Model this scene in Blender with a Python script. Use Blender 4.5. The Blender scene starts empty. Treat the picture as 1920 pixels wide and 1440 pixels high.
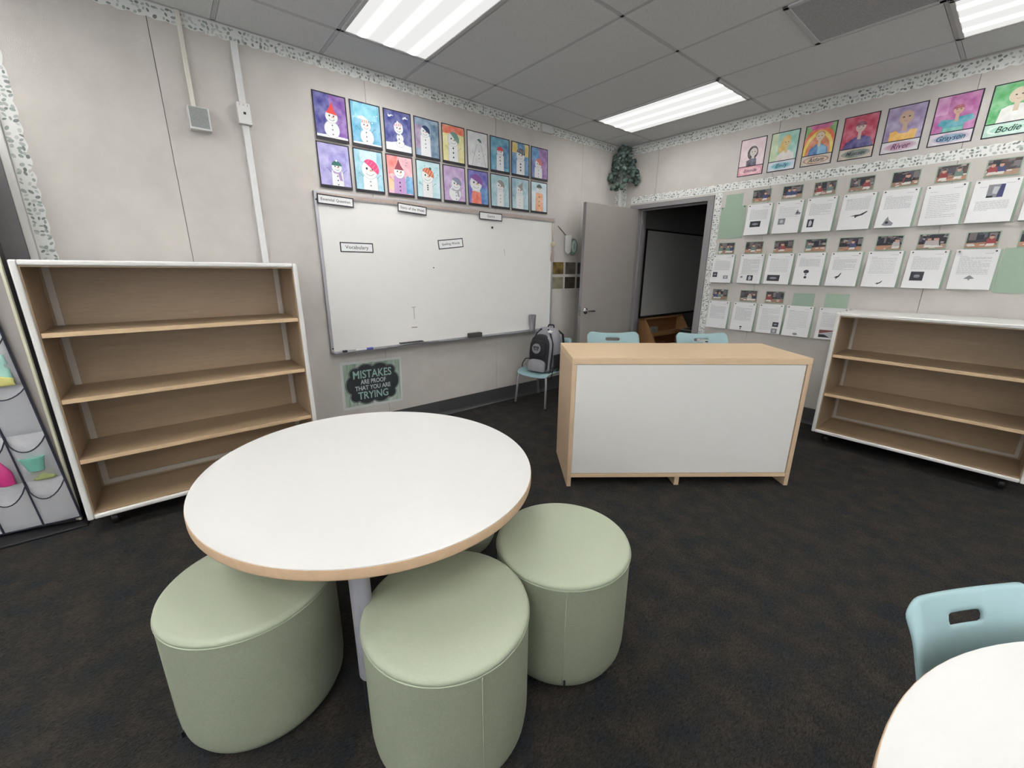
import bpy, math, random
from mathutils import Vector, Matrix
from math import sin, cos, pi, radians, hypot

S = bpy.context.scene
COL = S.collection

# ---------------------------------------------------------------- camera
CAM_H = 1.41
YAW, PITCH, ROLL, FPX = 0.8797, -0.27299, 0.00717, 767.3
cy, sy, cp, sp = cos(YAW), sin(YAW), cos(PITCH), sin(PITCH)
fw = Vector((-sy*cp, cy*cp, sp))
r0 = Vector((cy, sy, 0))
u0 = r0.cross(fw)
rt = r0*cos(ROLL) + u0*sin(ROLL)
up = -r0*sin(ROLL) + u0*cos(ROLL)
cd = bpy.data.cameras.new('camera')
cd.sensor_fit = 'HORIZONTAL'
cd.sensor_width = 36.0
cd.lens = 36.0*FPX/1920.0
cd.clip_start = 0.02
cam = bpy.data.objects.new('camera', cd)
COL.objects.link(cam)
M = Matrix((rt, up, -fw)).transposed().to_4x4()
M.translation = Vector((0, 0, CAM_H))
cam.matrix_world = M
S.camera = cam

# ---------------------------------------------------------------- world, exposure
W = bpy.data.worlds.new('world'); S.world = W
W.use_nodes = True
W.node_tree.nodes['Background'].inputs[0].default_value = (0.02, 0.02, 0.022, 1)
W.node_tree.nodes['Background'].inputs[1].default_value = 1.0
S.view_settings.view_transform = 'Standard'
S.view_settings.look = 'None'
S.view_settings.gamma = 1.0
S.view_settings.use_curve_mapping = False
S.view_settings.exposure = 0.0
TUBE = 78.0      # brightness of the fluorescent tubes behind the lenses
LENS = 0.86     # brightness of the lens between the tubes
# added area lamps at made-up windows out of view, brightening ceiling and desk
def added_daylight(name, loc, rot, sx, sz, power):
    l = bpy.data.lights.new(name, 'AREA'); l.shape = 'RECTANGLE'; l.size = sx; l.size_y = sz
    l.energy = power; l.color = (0.92, 0.96, 1.0)
    o = bpy.data.objects.new(name, l); COL.objects.link(o); o.location = loc; o.rotation_euler = rot
added_daylight('added_daylight_right', (3.72, 0.2, 1.6), (0, radians(90), 0), 1.5, 6.0, 62)
added_daylight('added_daylight_front', (0.2, -4.02, 1.6), (radians(90), 0, 0), 5.0, 1.5, 70)
S.cycles.max_bounces = 8
S.cycles.diffuse_bounces = 5
try:
    S.cycles.use_denoising = True
    S.cycles.sample_clamp_indirect = 6.0
except Exception:
    pass

# room planes
XL, YB, ZC = -3.415, 4.55, 2.83
XR, YF = 3.6, -3.9

# ---------------------------------------------------------------- materials
def lin(c):
    return tuple((v/255.0/12.92) if v/255.0 <= 0.04045 else ((v/255.0+0.055)/1.055)**2.4 for v in c)

_mats = {}
def mat(key, rgb, rough=0.6, metal=0.0, noise=0.0, nscale=20.0, bump=0.0, bscale=200.0, rgb2=None, srgb=True, stretch=None, spec=0.5, detail=4.0):
    if key in _mats:
        return _mats[key]
    c = lin(rgb) if srgb else rgb
    m = bpy.data.materials.new(key); m.use_nodes = True
    nt = m.node_tree; b = nt.nodes['Principled BSDF']
    b.inputs['Roughness'].default_value = rough
    b.inputs['Metallic'].default_value = metal
    b.inputs['Specular IOR Level'].default_value = spec
    b.inputs['Base Color'].default_value = (*c, 1)
    tc = None
    def coord():
        n = nt.nodes.new('ShaderNodeTexCoord')
        mp = nt.nodes.new('ShaderNodeMapping')
        nt.links.new(n.outputs['Object'], mp.inputs['Vector'])
        if stretch: mp.inputs['Scale'].default_value = stretch
        return mp.outputs['Vector']
    if noise > 0 or rgb2:
        tc = coord()
        nz = nt.nodes.new('ShaderNodeTexNoise')
        nz.inputs['Scale'].default_value = nscale; nz.inputs['Detail'].default_value = detail
        nt.links.new(tc, nz.inputs['Vector'])
        rp = nt.nodes.new('ShaderNodeValToRGB')
        if rgb2:
            c2 = lin(rgb2) if srgb else rgb2
            rp.color_ramp.elements[0].color = (*c, 1); rp.color_ramp.elements[1].color = (*c2, 1)
            rp.color_ramp.elements[0].position = 0.36; rp.color_ramp.elements[1].position = 0.64
        else:
            rp.color_ramp.elements[0].color = (*[v*(1-noise) for v in c], 1)
            rp.color_ramp.elements[1].color = (*[min(1, v*(1+noise)) for v in c], 1)
            rp.color_ramp.elements[0].position = 0.3; rp.color_ramp.elements[1].position = 0.7
        nt.links.new(nz.outputs['Fac'], rp.inputs['Fac'])
        nt.links.new(rp.outputs['Color'], b.inputs['Base Color'])
    if bump > 0:
        tc = tc or coord()
        nb = nt.nodes.new('ShaderNodeTexNoise'); nb.inputs['Scale'].default_value = bscale
        nb.inputs['Detail'].default_value = 2
        nt.links.new(tc, nb.inputs['Vector'])
        bp = nt.nodes.new('ShaderNodeBump'); bp.inputs['Strength'].default_value = bump
        bp.inputs['Distance'].default_value = 0.004
        nt.links.new(nb.outputs['Fac'], bp.inputs['Height'])
        nt.links.new(bp.outputs['Normal'], b.inputs['Normal'])
    _mats[key] = m
    return m

def pm(rgb, paint=False):
    """plain paper or crayon colour"""
    k = 'paper_%d_%d_%d%s' % (*rgb, '_w' if paint else '')
    if paint:
        r2 = tuple(min(255, int(v*0.7+78)) for v in rgb)
        return mat(k, rgb, 0.85, rgb2=r2, nscale=16, detail=6)
    return mat(k, rgb, 0.8)

def wood(key, a, b_, scale=(1, 1, 1), rough=0.42):
    if key in _mats: return _mats[key]
    m = bpy.data.materials.new(key); m.use_nodes = True
    nt = m.node_tree; b = nt.nodes['Principled BSDF']; b.inputs['Roughness'].default_value = rough
    n = nt.nodes.new('ShaderNodeTexCoord'); mp = nt.nodes.new('ShaderNodeMapping')
    mp.inputs['Scale'].default_value = scale
    nt.links.new(n.outputs['Object'], mp.inputs['Vector'])
    nz = nt.nodes.new('ShaderNodeTexNoise'); nz.inputs['Scale'].default_value = 9; nz.inputs['Detail'].default_value = 8
    nz.inputs['Roughness'].default_value = 0.6
    nt.links.new(mp.outputs['Vector'], nz.inputs['Vector'])
    rp = nt.nodes.new('ShaderNodeValToRGB')
    rp.color_ramp.elements[0].position = 0.3; rp.color_ramp.elements[1].position = 0.7
    rp.color_ramp.elements[0].color = (*lin(a), 1); rp.color_ramp.elements[1].color = (*lin(b_), 1)
    nt.links.new(nz.outputs['Fac'], rp.inputs['Fac'])
    nt.links.new(rp.outputs['Color'], b.inputs['Base Color'])
    _mats[key] = m
    return m

WALL = mat('wall_vinyl', (193, 188, 182), 0.8, noise=0.05, nscale=6, bump=0.25, bscale=260)
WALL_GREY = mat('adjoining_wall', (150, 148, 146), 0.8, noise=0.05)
CEIL = mat('ceiling_tile', (238, 239, 239), 0.95, noise=0.05, nscale=120, bump=0.2, bscale=180)
CEILBAR = mat('ceiling_bar', (212, 212, 214), 0.6)
GROOVE = mat('dark_groove', (112, 107, 102), 0.9)
BASE = mat('base_rubber', (66, 66, 68), 0.5)
DOOR = mat('door_paint', (150, 144, 139), 0.5, noise=0.02, nscale=5)
FRAME = mat('frame_paint', (133, 130, 132), 0.45)
WHITE = mat('white_laminate', (219, 218, 213), 0.35)
WHITETOP = mat('white_table_laminate', (212, 211, 208), 0.33)
WHITEBOARD = mat('whiteboard_enamel', (226, 225, 221), 0.22)
ALU = mat('aluminium', (178, 178, 182), 0.38, metal=0.7)
CORK = mat('rail_cork', (176, 160, 150), 0.8, noise=0.1, nscale=80)
STEEL = mat('silver_tube', (176, 176, 178), 0.38, metal=0.35)
CHROME = mat('chrome', (205, 205, 208), 0.18, metal=1.0)
BLACKP = mat('black_plastic', (20, 20, 22), 0.5)
BLACKC = mat('black_card', (42, 40, 46), 0.75)
PLASTW = mat('white_plastic', (216, 216, 214), 0.4)
PLASTG = mat('grey_plastic', (150, 150, 148), 0.5)
SHELL = mat('pale_blue_shell', (144, 172, 175), 0.38, noise=0.02, nscale=8)
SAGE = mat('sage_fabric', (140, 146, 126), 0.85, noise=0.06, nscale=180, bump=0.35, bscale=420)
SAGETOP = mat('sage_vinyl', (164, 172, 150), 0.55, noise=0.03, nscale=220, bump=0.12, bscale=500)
DESKW = wood('maple_desk', (206, 178, 142), (216, 191, 158), (1.2, 14, 14))
DESKV = wood('maple_desk_side', (198, 170, 140), (208, 182, 152), (14, 14, 1.2))
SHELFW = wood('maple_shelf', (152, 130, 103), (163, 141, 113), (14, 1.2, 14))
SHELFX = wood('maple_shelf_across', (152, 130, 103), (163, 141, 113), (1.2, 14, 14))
EDGEW = mat('maple_edge', (206, 178, 142), 0.45, noise=0.04, nscale=30)
EDGETAB = mat('table_edge_band', (202, 172, 140), 0.45, noise=0.05, nscale=40)
STRIP = mat('pale_strip', (190, 184, 174), 0.5)
GREENCARD = mat('green_card', (152, 172, 154), 0.8, noise=0.02, nscale=30)
PAPER = mat('white_paper', (222, 222, 222), 0.8)
INK = mat('printed_ink', (176, 176, 180), 0.8)

# carpet
def carpet():
    m = bpy.data.materials.new('carpet'); m.use_nodes = True
    nt = m.node_tree; b = nt.nodes['Principled BSDF']; b.inputs['Roughness'].default_value = 0.95
    b.inputs['Specular IOR Level'].default_value = 0.15
    L = nt.links.new
    tc = nt.nodes.new('ShaderNodeTexCoord')
    mp = nt.nodes.new('ShaderNodeMapping'); mp.inputs['Scale'].default_value = (210, 75, 60)
    mp.inputs['Rotation'].default_value = (0, 0, 0.15)
    L(tc.outputs['Object'], mp.inputs['Vector'])
    n1 = nt.nodes.new('ShaderNodeTexNoise'); n1.inputs['Scale'].default_value = 1.0; n1.inputs['Detail'].default_value = 3
    n1.inputs['Distortion'].default_value = 1.2
    L(mp.outputs['Vector'], n1.inputs['Vector'])
    n2 = nt.nodes.new('ShaderNodeTexNoise'); n2.inputs['Scale'].default_value = 9; n2.inputs['Detail'].default_value = 5
    L(tc.outputs['Object'], n2.inputs['Vector'])
    rp = nt.nodes.new('ShaderNodeValToRGB'); e = rp.color_ramp.elements
    e[0].position = 0.34; e[0].color = (*lin((44, 46, 50)), 1)
    e[1].position = 0.68; e[1].color = (*lin((63, 58, 53)), 1)
    x = e.new(0.5); x.color = (*lin((53, 51, 49)), 1)
    L(n2.outputs['Fac'], rp.inputs['Fac'])
    r2 = nt.nodes.new('ShaderNodeValToRGB'); r2.color_ramp.elements[0].position = 0.33; r2.color_ramp.elements[1].position = 0.72
    r2.color_ramp.elements[0].color = (0.40, 0.40, 0.40, 1); r2.color_ramp.elements[1].color = (1.25, 1.23, 1.20, 1)
    L(n1.outputs['Fac'], r2.inputs['Fac'])
    mx = nt.nodes.new('ShaderNodeMix'); mx.data_type = 'RGBA'; mx.blend_type = 'MULTIPLY'; mx.inputs['Factor'].default_value = 1
    L(rp.outputs['Color'], mx.inputs['A']); L(r2.outputs['Color'], mx.inputs['B'])
    L(mx.outputs['Result'], b.inputs['Base Color'])
    bp = nt.nodes.new('ShaderNodeBump'); bp.inputs['Strength'].default_value = 0.9; bp.inputs['Distance'].default_value = 0.006
    L(n1.outputs['Fac'], bp.inputs['Height']); L(bp.outputs['Normal'], b.inputs['Normal'])
    return m
CARPET = carpet()

def lens_mat(K=1.0):
    """prismatic lens: three fluorescent tubes glow through along the fixture"""
    m = bpy.data.materials.new('fluorescent_lens'); m.use_nodes = True
    nt = m.node_tree; nt.nodes.remove(nt.nodes['Principled BSDF'])
    out = nt.nodes['Material Output']; L = nt.links.new
    tc = nt.nodes.new('ShaderNodeTexCoord'); sx = nt.nodes.new('ShaderNodeSeparateXYZ')
    L(tc.outputs['Object'], sx.inputs['Vector'])
    # distance to nearest tube (y = -0.17, 0, 0.17)
    def mth(op, a, b=None):
        n = nt.nodes.new('ShaderNodeMath'); n.operation = op
        if isinstance(a, (int, float)): n.inputs[0].default_value = a
        else: L(a, n.inputs[0])
        if b is not None:
            if isinstance(b, (int, float)): n.inputs[1].default_value = b
            else: L(b, n.inputs[1])
        return n.outputs[0]
    a = mth('ADD', sx.outputs['Y'], 0.255)
    w = mth('PINGPONG', a, 0.085)          # 0..0.085, peaks at tube centre
    g = mth('DIVIDE', w, 0.085)
    p = mth('POWER', g, 14.0)
    s = mth('ADD', mth('MULTIPLY', p, TUBE*2.2*K), LENS)
    em = nt.nodes.new('ShaderNodeEmission'); em.inputs['Color'].default_value = (1.0, 0.995, 0.975, 1)
    L(s, em.inputs['Strength']); L(em.outputs[0], out.inputs['Surface'])
    return m
_lens = {}
def lens_for(K):
    if K not in _lens: _lens[K] = lens_mat(K)
    return _lens[K]

# ---------------------------------------------------------------- mesh builder
class MB:
    def __init__(s): s.v = []; s.f = []; s.m = []; s.mats = []
    def mi(s, m):
        if m not in s.mats: s.mats.append(m)
        return s.mats.index(m)
    def add(s, vs, fs, m, T=None):
        o = len(s.v); k = s.mi(m)
        s.v += [tuple(T @ Vector(p)) if T else tuple(p) for p in vs]
        s.f += [tuple(i+o for i in f) for f in fs]; s.m += [k]*len(fs)
        return s
    def box(s, lo, hi, m, T=None):
        x0, y0, z0 = lo; x1, y1, z1 = hi
        return s.add([(x0,y0,z0),(x1,y0,z0),(x1,y1,z0),(x0,y1,z0),(x0,y0,z1),(x1,y0,z1),(x1,y1,z1),(x0,y1,z1)],
                     [(3,2,1,0),(4,5,6,7),(0,1,5,4),(1,2,6,5),(2,3,7,6),(3,0,4,7)], m, T)
    def prism(s, pts, z0, z1, m, T=None):
        n = len(pts)
        vs = [(x, y, z0) for x, y in pts] + [(x, y, z1) for x, y in pts]
        fs = [tuple(reversed(range(n))), tuple(range(n, 2*n))] + [(i, (i+1) % n, n+(i+1) % n, n+i) for i in range(n)]
        return s.add(vs, fs, m, T)
    def flat(s, pts, z, m, T=None):
        return s.add([(x, y, z) for x, y in pts], [tuple(range(len(pts)))], m, T)
    def lathe(s, prof, m, n=40, T=None, cap=True):
        vs = []; fs = []
        for r, z in prof:
            for i in range(n):
                a = 2*pi*i/n; vs.append((r*cos(a), r*sin(a), z))
        for j in range(len(prof)-1):
            for i in range(n):
                fs.append((j*n+i, j*n+(i+1) % n, (j+1)*n+(i+1) % n, (j+1)*n+i))
        if cap:
            fs.append(tuple(reversed(range(n)))); fs.append(tuple((len(prof)-1)*n+i for i in range(n)))
        return s.add(vs, fs, m, T)
    def tube(s, path, r, m, n=10, T=None, rs=None):
        P = [Vector(p) for p in path]; vs = []; fs = []
        ref = None
        for j, p in enumerate(P):
            t = (P[min(j+1, len(P)-1)] - P[max(j-1, 0)]).normalized()
            if ref is None:
                ref = t.orthogonal().normalized()
            else:
                ref = (ref - t*ref.dot(t))
                ref = ref.normalized() if ref.length > 1e-6 else t.orthogonal().normalized()
            b = t.cross(ref); rr = rs[j] if rs else r
            for i in range(n):
                a = 2*pi*i/n; vs.append(tuple(p + ref*cos(a)*rr + b*sin(a)*rr))
        for j in range(len(P)-1):
            for i in range(n):
                fs.append((j*n+i, j*n+(i+1) % n, (j+1)*n+(i+1) % n, (j+1)*n+i))
        fs.append(tuple(reversed(range(n)))); fs.append(tuple((len(P)-1)*n+i for i in range(n)))
        return s.add(vs, fs, m, T)
    def grid(s, fn, nu, nv, m, skip=None, T=None):
        vs = [fn(i/nu, j/nv) for j in range(nv+1) for i in range(nu+1)]
        fs = [(j*(nu+1)+i, j*(nu+1)+i+1, (j+1)*(nu+1)+i+1, (j+1)*(nu+1)+i) for j in range(nv) for i in range(nu)
              if not (skip and skip(i, j))]
        return s.add(vs, fs, m, T)
    def obj(s, name, parent=None, smooth=None, bevel=0, loc=None, subsurf=0, solid=0, seg=2):
        me = bpy.data.meshes.new(name); me.from_pydata(s.v, [], s.f)
        for m in s.mats: me.materials.append(m)
        me.polygons.foreach_set('material_index', s.m)
        me.validate(); me.update()
        if smooth is not None:
            me.polygons.foreach_set('use_smooth', [True]*len(me.polygons))
            if smooth < 180: me.set_sharp_from_angle(angle=radians(smooth))
        o = bpy.data.objects.new(name, me); COL.objects.link(o)
        if parent: o.parent = parent
        if loc is not None: o.location = loc
        if solid:
            md = o.modifiers.new('solid', 'SOLIDIFY'); md.thickness = solid; md.offset = 0
        if bevel:
            md = o.modifiers.new('bevel', 'BEVEL'); md.width = bevel; md.segments = seg; md.limit_method = 'ANGLE'
            md.angle_limit = radians(40)
        if subsurf:
            md = o.modifiers.new('sub', 'SUBSURF'); md.levels = subsurf; md.render_levels = subsurf
        return o

def tag(o, label=None, cat=None, group=None, kind=None):
    if label: o['label'] = label
    if cat: o['category'] = cat
    if group: o['group'] = group
    if kind: o['kind'] = kind
    return o
def thing(name, label, cat, T=None, loc=None, rz=0.0, group=None):
    o = bpy.data.objects.new(name, None); COL.objects.link(o); o.empty_display_size = 0.1
    if T is not None: o.matrix_world = T
    if loc is not None: o.location = loc; o.rotation_euler = (0, 0, rz)
    return tag(o, label, cat, group)
def struct(o): o['kind'] = 'structure'; return o
def copy_tree(o, parent=None):
    c = o.copy(); COL.objects.link(c)
    if parent: c.parent = parent; c.matrix_parent_inverse = o.matrix_parent_inverse.copy()
    for ch in list(o.children): copy_tree(ch, c)
    return c

def frame_left(y, z, d=0.0, rot=0.0):
    """local x = right on the wall, y = up, z = out of the left wall"""
    m = Matrix(((0,0,1,XL+d),(1,0,0,y),(0,1,0,z),(0,0,0,1)))
    return m @ Matrix.Rotation(rot, 4, 'Z')
def frame_back(x, z, d=0.0, rot=0.0):
    m = Matrix(((1,0,0,x),(0,0,-1,YB-d),(0,1,0,z),(0,0,0,1)))
    return m @ Matrix.Rotation(rot, 4, 'Z')

def ell(cx, cy_, rx, ry, n=20, a0=0, a1=360, rot=0):
    out = []
    full = (a1-a0) >= 360
    for i in range(n if full else n+1):
        a = radians(a0 + (a1-a0)*i/n)
        x, y = rx*cos(a), ry*sin(a)
        out.append((cx + x*cos(rot) - y*sin(rot), cy_ + x*sin(rot) + y*cos(rot)))
    return out
def rect(x0, y0, x1, y1): return [(x0,y0),(x1,y0),(x1,y1),(x0,y1)]

def text_mb(mb, txt, size, x, y, z, m, align='CENTER', bold=0.0, shear=0.0, sx=1.0, rot=0.0, spacing=1.0):
    cu = bpy.data.curves.new('t', 'FONT'); cu.body = txt; cu.size = size; cu.align_x = align; cu.align_y = 'CENTER'
    cu.offset = bold; cu.shear = shear; cu.resolution_u = 3; cu.space_character = spacing
    o = bpy.data.objects.new('t', cu)
    me = bpy.data.meshes.new_from_object(o)
    T = Matrix.Translation((x, y, z)) @ Matrix.Rotation(rot, 4, 'Z') @ Matrix.Diagonal((sx, 1, 1, 1))
    mb.add([tuple(v.co) for v in me.vertices], [tuple(p.vertices) for p in me.polygons], m, T)
    bpy.data.objects.remove(o); bpy.data.curves.remove(cu); bpy.data.meshes.remove(me)

class Pic(MB):
    """flat picture: every layer lies a hair above the one before"""
    def __init__(s, z0=0.0006): super().__init__(); s.z = z0
    def p(s, pts, m, dz=0.00012):
        s.flat(pts, s.z, m); s.z += dz; return s
    def line(s, a, b, w, m):
        dx, dy = b[0]-a[0], b[1]-a[1]; L = hypot(dx, dy) or 1; nx, ny = -dy/L*w/2, dx/L*w/2
        return s.p([(a[0]-nx,a[1]-ny),(b[0]-nx,b[1]-ny),(b[0]+nx,b[1]+ny),(a[0]+nx,a[1]+ny)], m, 0.00003)
    def path(s, pts, w, m):
        for a, b in zip(pts, pts[1:]): s.line(a, b, w, m)
        return s

# ================================================================= SETTING
# floor
b = MB(); b.box((XL-1.2, YF-0.1, -0.08), (XR+0.1, 8.2, 0.0), CARPET)
struct(b.obj('floor'))

# left wall: vinyl panels with thin joints, an opening for the exterior door
DY0, DY1, DZ = -1.5, -0.56, 2.2           # left door opening
def panels(b, a0, a1, first, z0, z1, boxfn, holes=()):
    edges = [a0]; k = first
    while k < a1:
        if k > a0: edges.append(k)
        k += 1.22
    edges.append(a1)
    g = 0.0016
    for e0, e1 in zip(edges, edges[1:]):
        segs = [(e0, e1, z0, z1)]
        for h0, h1, hz in holes:
            new = []
            for s0, s1, q0, q1 in segs:
                if h1 <= s0 or h0 >= s1 or q0 > 0.001: new.append((s0, s1, q0, q1)); continue
                if h0 > s0: new.append((s0, h0, q0, q1))
                if h1 < s1: new.append((h1, s1, q0, q1))
                new.append((max(s0, h0), min(s1, h1), hz, q1))
            segs = new
        for s0, s1, q0, q1 in segs:
            boxfn(s0 + (g if abs(s0-e0) < 1e-6 else 0), s1 - (g if abs(s1-e1) < 1e-6 else 0), q0, q1)
b = MB()
panels(b, YF, YB+0.02, 0.166-1.22*4, 0, ZC, lambda a, c, q0, q1: b.box((XL-0.012, a, q0), (XL, c, q1), WALL), [(DY0, DY1, DZ)])
b.box((XL-0.12, YF, 0), (XL-0.011, DY0, ZC+0.03), GROOVE)
b.box((XL-0.12, DY1, 0), (XL-0.011, YB+0.16, ZC+0.03), GROOVE)
b.box((XL-0.12, DY0, DZ), (XL-0.011, DY1, ZC+0.03), GROOVE)
struct(b.obj('wall_left'))
# back wall with the door opening
OX0, OX1, OZ = -3.17, -2.25, 2.14
b = MB()
panels(b, XL, XR, -1.705-1.22*2, 0, ZC, lambda a, c, q0, q1: b.box((a, YB, q0), (c, YB+0.012, q1), WALL), [(OX0, OX1, OZ)])
b.box((XL-0.12, YB+0.011, 0), (OX0, YB+0.15, ZC+0.03), GROOVE)
b.box((OX1, YB+0.011, 0), (XR, YB+0.15, ZC+0.03), GROOVE)
b.box((OX0, YB+0.011, OZ), (OX1, YB+0.15, ZC+0.03), GROOVE)
struct(b.obj('wall_back'))
b = MB()
for lo, hi in (((XR, YF, 0), (XR+0.1, YB+0.15, 0.85)), ((XR, YF, 2.35), (XR+0.1, YB+0.15, ZC)), ((XR, YF, 0.85), (XR+0.1, -2.8, 2.35)), ((XR, 3.2, 0.85), (XR+0.1, YB+0.15, 2.35))):
    b.box(lo, hi, WALL)
struct(b.obj('wall_right'))
b = MB()
for y in (-2.8, -0.8, 1.2, 3.17): b.box((XR+0.03, y-0.0, 0.85), (XR+0.08, y+0.03, 2.35), ALU)
b.box((XR+0.03, -2.8, 0.85), (XR+0.08, 3.2, 0.88), ALU); b.box((XR+0.03, -2.8, 2.32), (XR+0.08, 3.2, 2.35), ALU)
struct(b.obj('added_window_1'))  # made-up window in the unseen right wall, added for the fill lamp
b = MB()
for lo, hi in (((XL-0.12, YF-0.1, 0), (XR+0.1, YF, 0.85)), ((XL-0.12, YF-0.1, 2.35), (XR+0.1, YF, ZC)), ((XL-0.12, YF-0.1, 0.85), (-2.3, YF, 2.35)), ((2.7, YF-0.1, 0.85), (XR+0.1, YF, 2.35))):
    b.box(lo, hi, WALL)
struct(b.obj('wall_front'))
b = MB()
for x in (-2.3, -0.65, 1.0, 2.67): b.box((x, YF-0.08, 0.85), (x+0.03, YF-0.03, 2.35), ALU)
b.box((-2.3, YF-0.08, 0.85), (2.7, YF-0.03, 0.88), ALU); b.box((-2.3, YF-0.08, 2.32), (2.7, YF-0.03, 2.35), ALU)
struct(b.obj('added_window_2'))  # front window is invented too, an opening for the other fill lamp

# ceiling: lay-in tiles and bars
b = MB()
b.box((XL-0.12, YF-0.1, ZC+0.012), (XR+0.1, YB+0.15, ZC+0.06), GROOVE)
gx = [-3.03 + 1.22*k for k in range(-1, 7)]
gy = [1.70 + 0.61*k for k in range(-10, 6)]
xs = [XL] + [x for x in gx if XL < x < XR] + [XR]
ys = [YF] + [y for y in gy if YF < y < YB] + [YB]
for x0, x1 in zip(xs, xs[1:]):
    for y0, y1 in zip(ys, ys[1:]):
        b.box((x0+0.014, y0+0.014, ZC), (x1-0.014, y1-0.014, ZC+0.012), CEIL)
for x in xs: b.box((x-0.0115, YF, ZC+0.001), (x+0.0115, YB, ZC+0.011), CEILBAR)
for y in ys: b.box((XL, y-0.0115, ZC+0.001), (XR, y+0.0115, ZC+0.011), CEILBAR)
struct(b.obj('ceiling'))

# cove base
def cove(name, pts_fn, length):
    prof = [(0.0, 0.155), (0.004, 0.155), (0.005, 0.035), (0.010, 0.014), (0.020, 0.004), (0.020, 0.0), (0.0, 0.0)]
    b = MB(); vs = []; n = len(prof)
    for t in (0, length):
        vs += [pts_fn(t, d, z) for d, z in prof]
    fs = [(i, (i+1) % n, n+(i+1) % n, n+i) for i in range(n)] + [tuple(reversed(range(n))), tuple(range(n, 2*n))]
    b.add(vs, fs, BASE); return struct(b.obj(name))
cove('baseboard_left', lambda t, d, z: (XL+d, -0.44+t, z), YB+0.44)
cove('baseboard_back', lambda t, d, z: (-2.215+t, YB-d, z), XR+2.215)
cove('baseboard_right', lambda t, d, z: (XR-d, YF+t, z), YB-YF)

# ---------------------------------------------------------------- back door (grey steel) and frame
b = MB()
# frame: two jambs and head, with a stop
for x0, x1 in ((-3.24, -3.125), (-2.283, -2.218)):
    b.box((x0, YB-0.02, 0), (x1, YB+0.16, 2.115), FRAME)
b.box((-3.24, YB-0.02, 2.115), (-2.218, YB+0.16, 2.165), FRAME)
b.box((-3.125, YB+0.05, 0), (-3.11, YB+0.09, 2.10), FRAME)
b.box((-2.298, YB+0.05, 0), (-2.283, YB+0.09, 2.10), FRAME)
b.box((-3.125, YB+0.05, 2.10), (-2.283, YB+0.09, 2.115), FRAME)
struct(b.obj('trim_1', bevel=0.003))
hinge = Vector((-3.115, YB-0.02, 0)); free = Vector((-3.150, 3.625, 0))
dv = (free-hinge).normalized(); ln = (free-hinge).length
ang = math.atan2(dv.y, dv.x)
b = MB(); b.box((0.004, -0.045, 0.012), (ln, 0.0, 2.112), DOOR)
b.box((ln-0.001, -0.044, 0.013), (ln+0.0015, -0.001, 2.111), FRAME)
d = struct(b.obj('door_1', bevel=0.002)); d.location = hinge; d.rotation_euler = (0, 0, ang)
# lever set on the visible face: local +y side (towards the room)
for sgn, y0 in ((1, 0.0), (-1, -0.045)):
    h = MB()
    T = Matrix.Translation((ln-0.07, y0, 0.955)) @ Matrix.Rotation(-sgn*pi/2, 4, 'X')
    h.lathe([(0.036, 0), (0.036, 0.006), (0.030, 0.012), (0.012, 0.014), (0.011, 0.045), (0.0, 0.046)], CHROME, 24, T)
    yy = y0 + sgn*0.045
    h.tube([(ln-0.07, yy, 0.955), (ln-0.10, yy, 0.955), (ln-0.14, yy, 0.953), (ln-0.185, yy-sgn*0.006, 0.951)], 0.009, CHROME, 12)
    h.obj('door_handle', d, smooth=40)
h = MB(); h.box((ln+0.001, -0.036, 0.90), (ln+0.0025, -0.010, 1.01), CHROME)
h.tube([(ln, -0.023, 0.955), (ln+0.012, -0.023, 0.955)], 0.008, CHROME, 8); h.obj('latch', d)
for z in (0.25, 1.06, 1.90):
    h = MB(); h.tube([(-0.002, 0.004, z-0.05), (-0.002, 0.004, z+0.05)], 0.007, FRAME, 10); h.obj('hinge', d)

# adjoining dark room
b = MB()
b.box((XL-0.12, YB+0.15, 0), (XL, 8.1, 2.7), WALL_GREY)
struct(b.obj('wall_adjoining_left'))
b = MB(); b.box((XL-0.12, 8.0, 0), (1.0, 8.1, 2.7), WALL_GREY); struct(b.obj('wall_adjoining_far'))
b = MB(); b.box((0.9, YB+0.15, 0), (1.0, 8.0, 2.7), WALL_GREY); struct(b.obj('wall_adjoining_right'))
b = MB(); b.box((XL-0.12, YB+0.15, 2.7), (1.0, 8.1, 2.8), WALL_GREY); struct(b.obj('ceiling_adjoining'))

# ---------------------------------------------------------------- left exterior door, ajar
b = MB()
b.box((XL-0.13, DY1-0.105, 0), (XL+0.010, DY1+0.028, DZ), FRAME)
b.box((XL-0.13, DY0-0.03, 0), (XL+0.045, DY0+0.005, DZ+0.04), WHITE)
b.box((XL-0.13, DY0-0.03, DZ), (XL+0.045, DY1+0.03, DZ+0.04), WHITE)
b.box((XL-0.01, DY1+0.028, 0), (XL+0.018, DY1+0.06, DZ+0.04), WHITE)
struct(b.obj('trim_2', bevel=0.003))
b = MB()
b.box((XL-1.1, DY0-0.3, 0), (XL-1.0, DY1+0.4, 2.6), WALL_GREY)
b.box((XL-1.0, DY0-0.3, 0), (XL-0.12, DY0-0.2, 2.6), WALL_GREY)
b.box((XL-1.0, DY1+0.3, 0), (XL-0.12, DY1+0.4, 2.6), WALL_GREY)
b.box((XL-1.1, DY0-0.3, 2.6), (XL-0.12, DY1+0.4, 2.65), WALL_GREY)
struct(b.obj('wall_vestibule'))
LH = Vector((-3.352, -1.47, 0)); LE = Vector((-3.128, -0.59, 0))
ldir = (LE-LH).normalized(); lang = math.atan2(ldir.y, ldir.x); LW = (LE-LH).length
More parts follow.
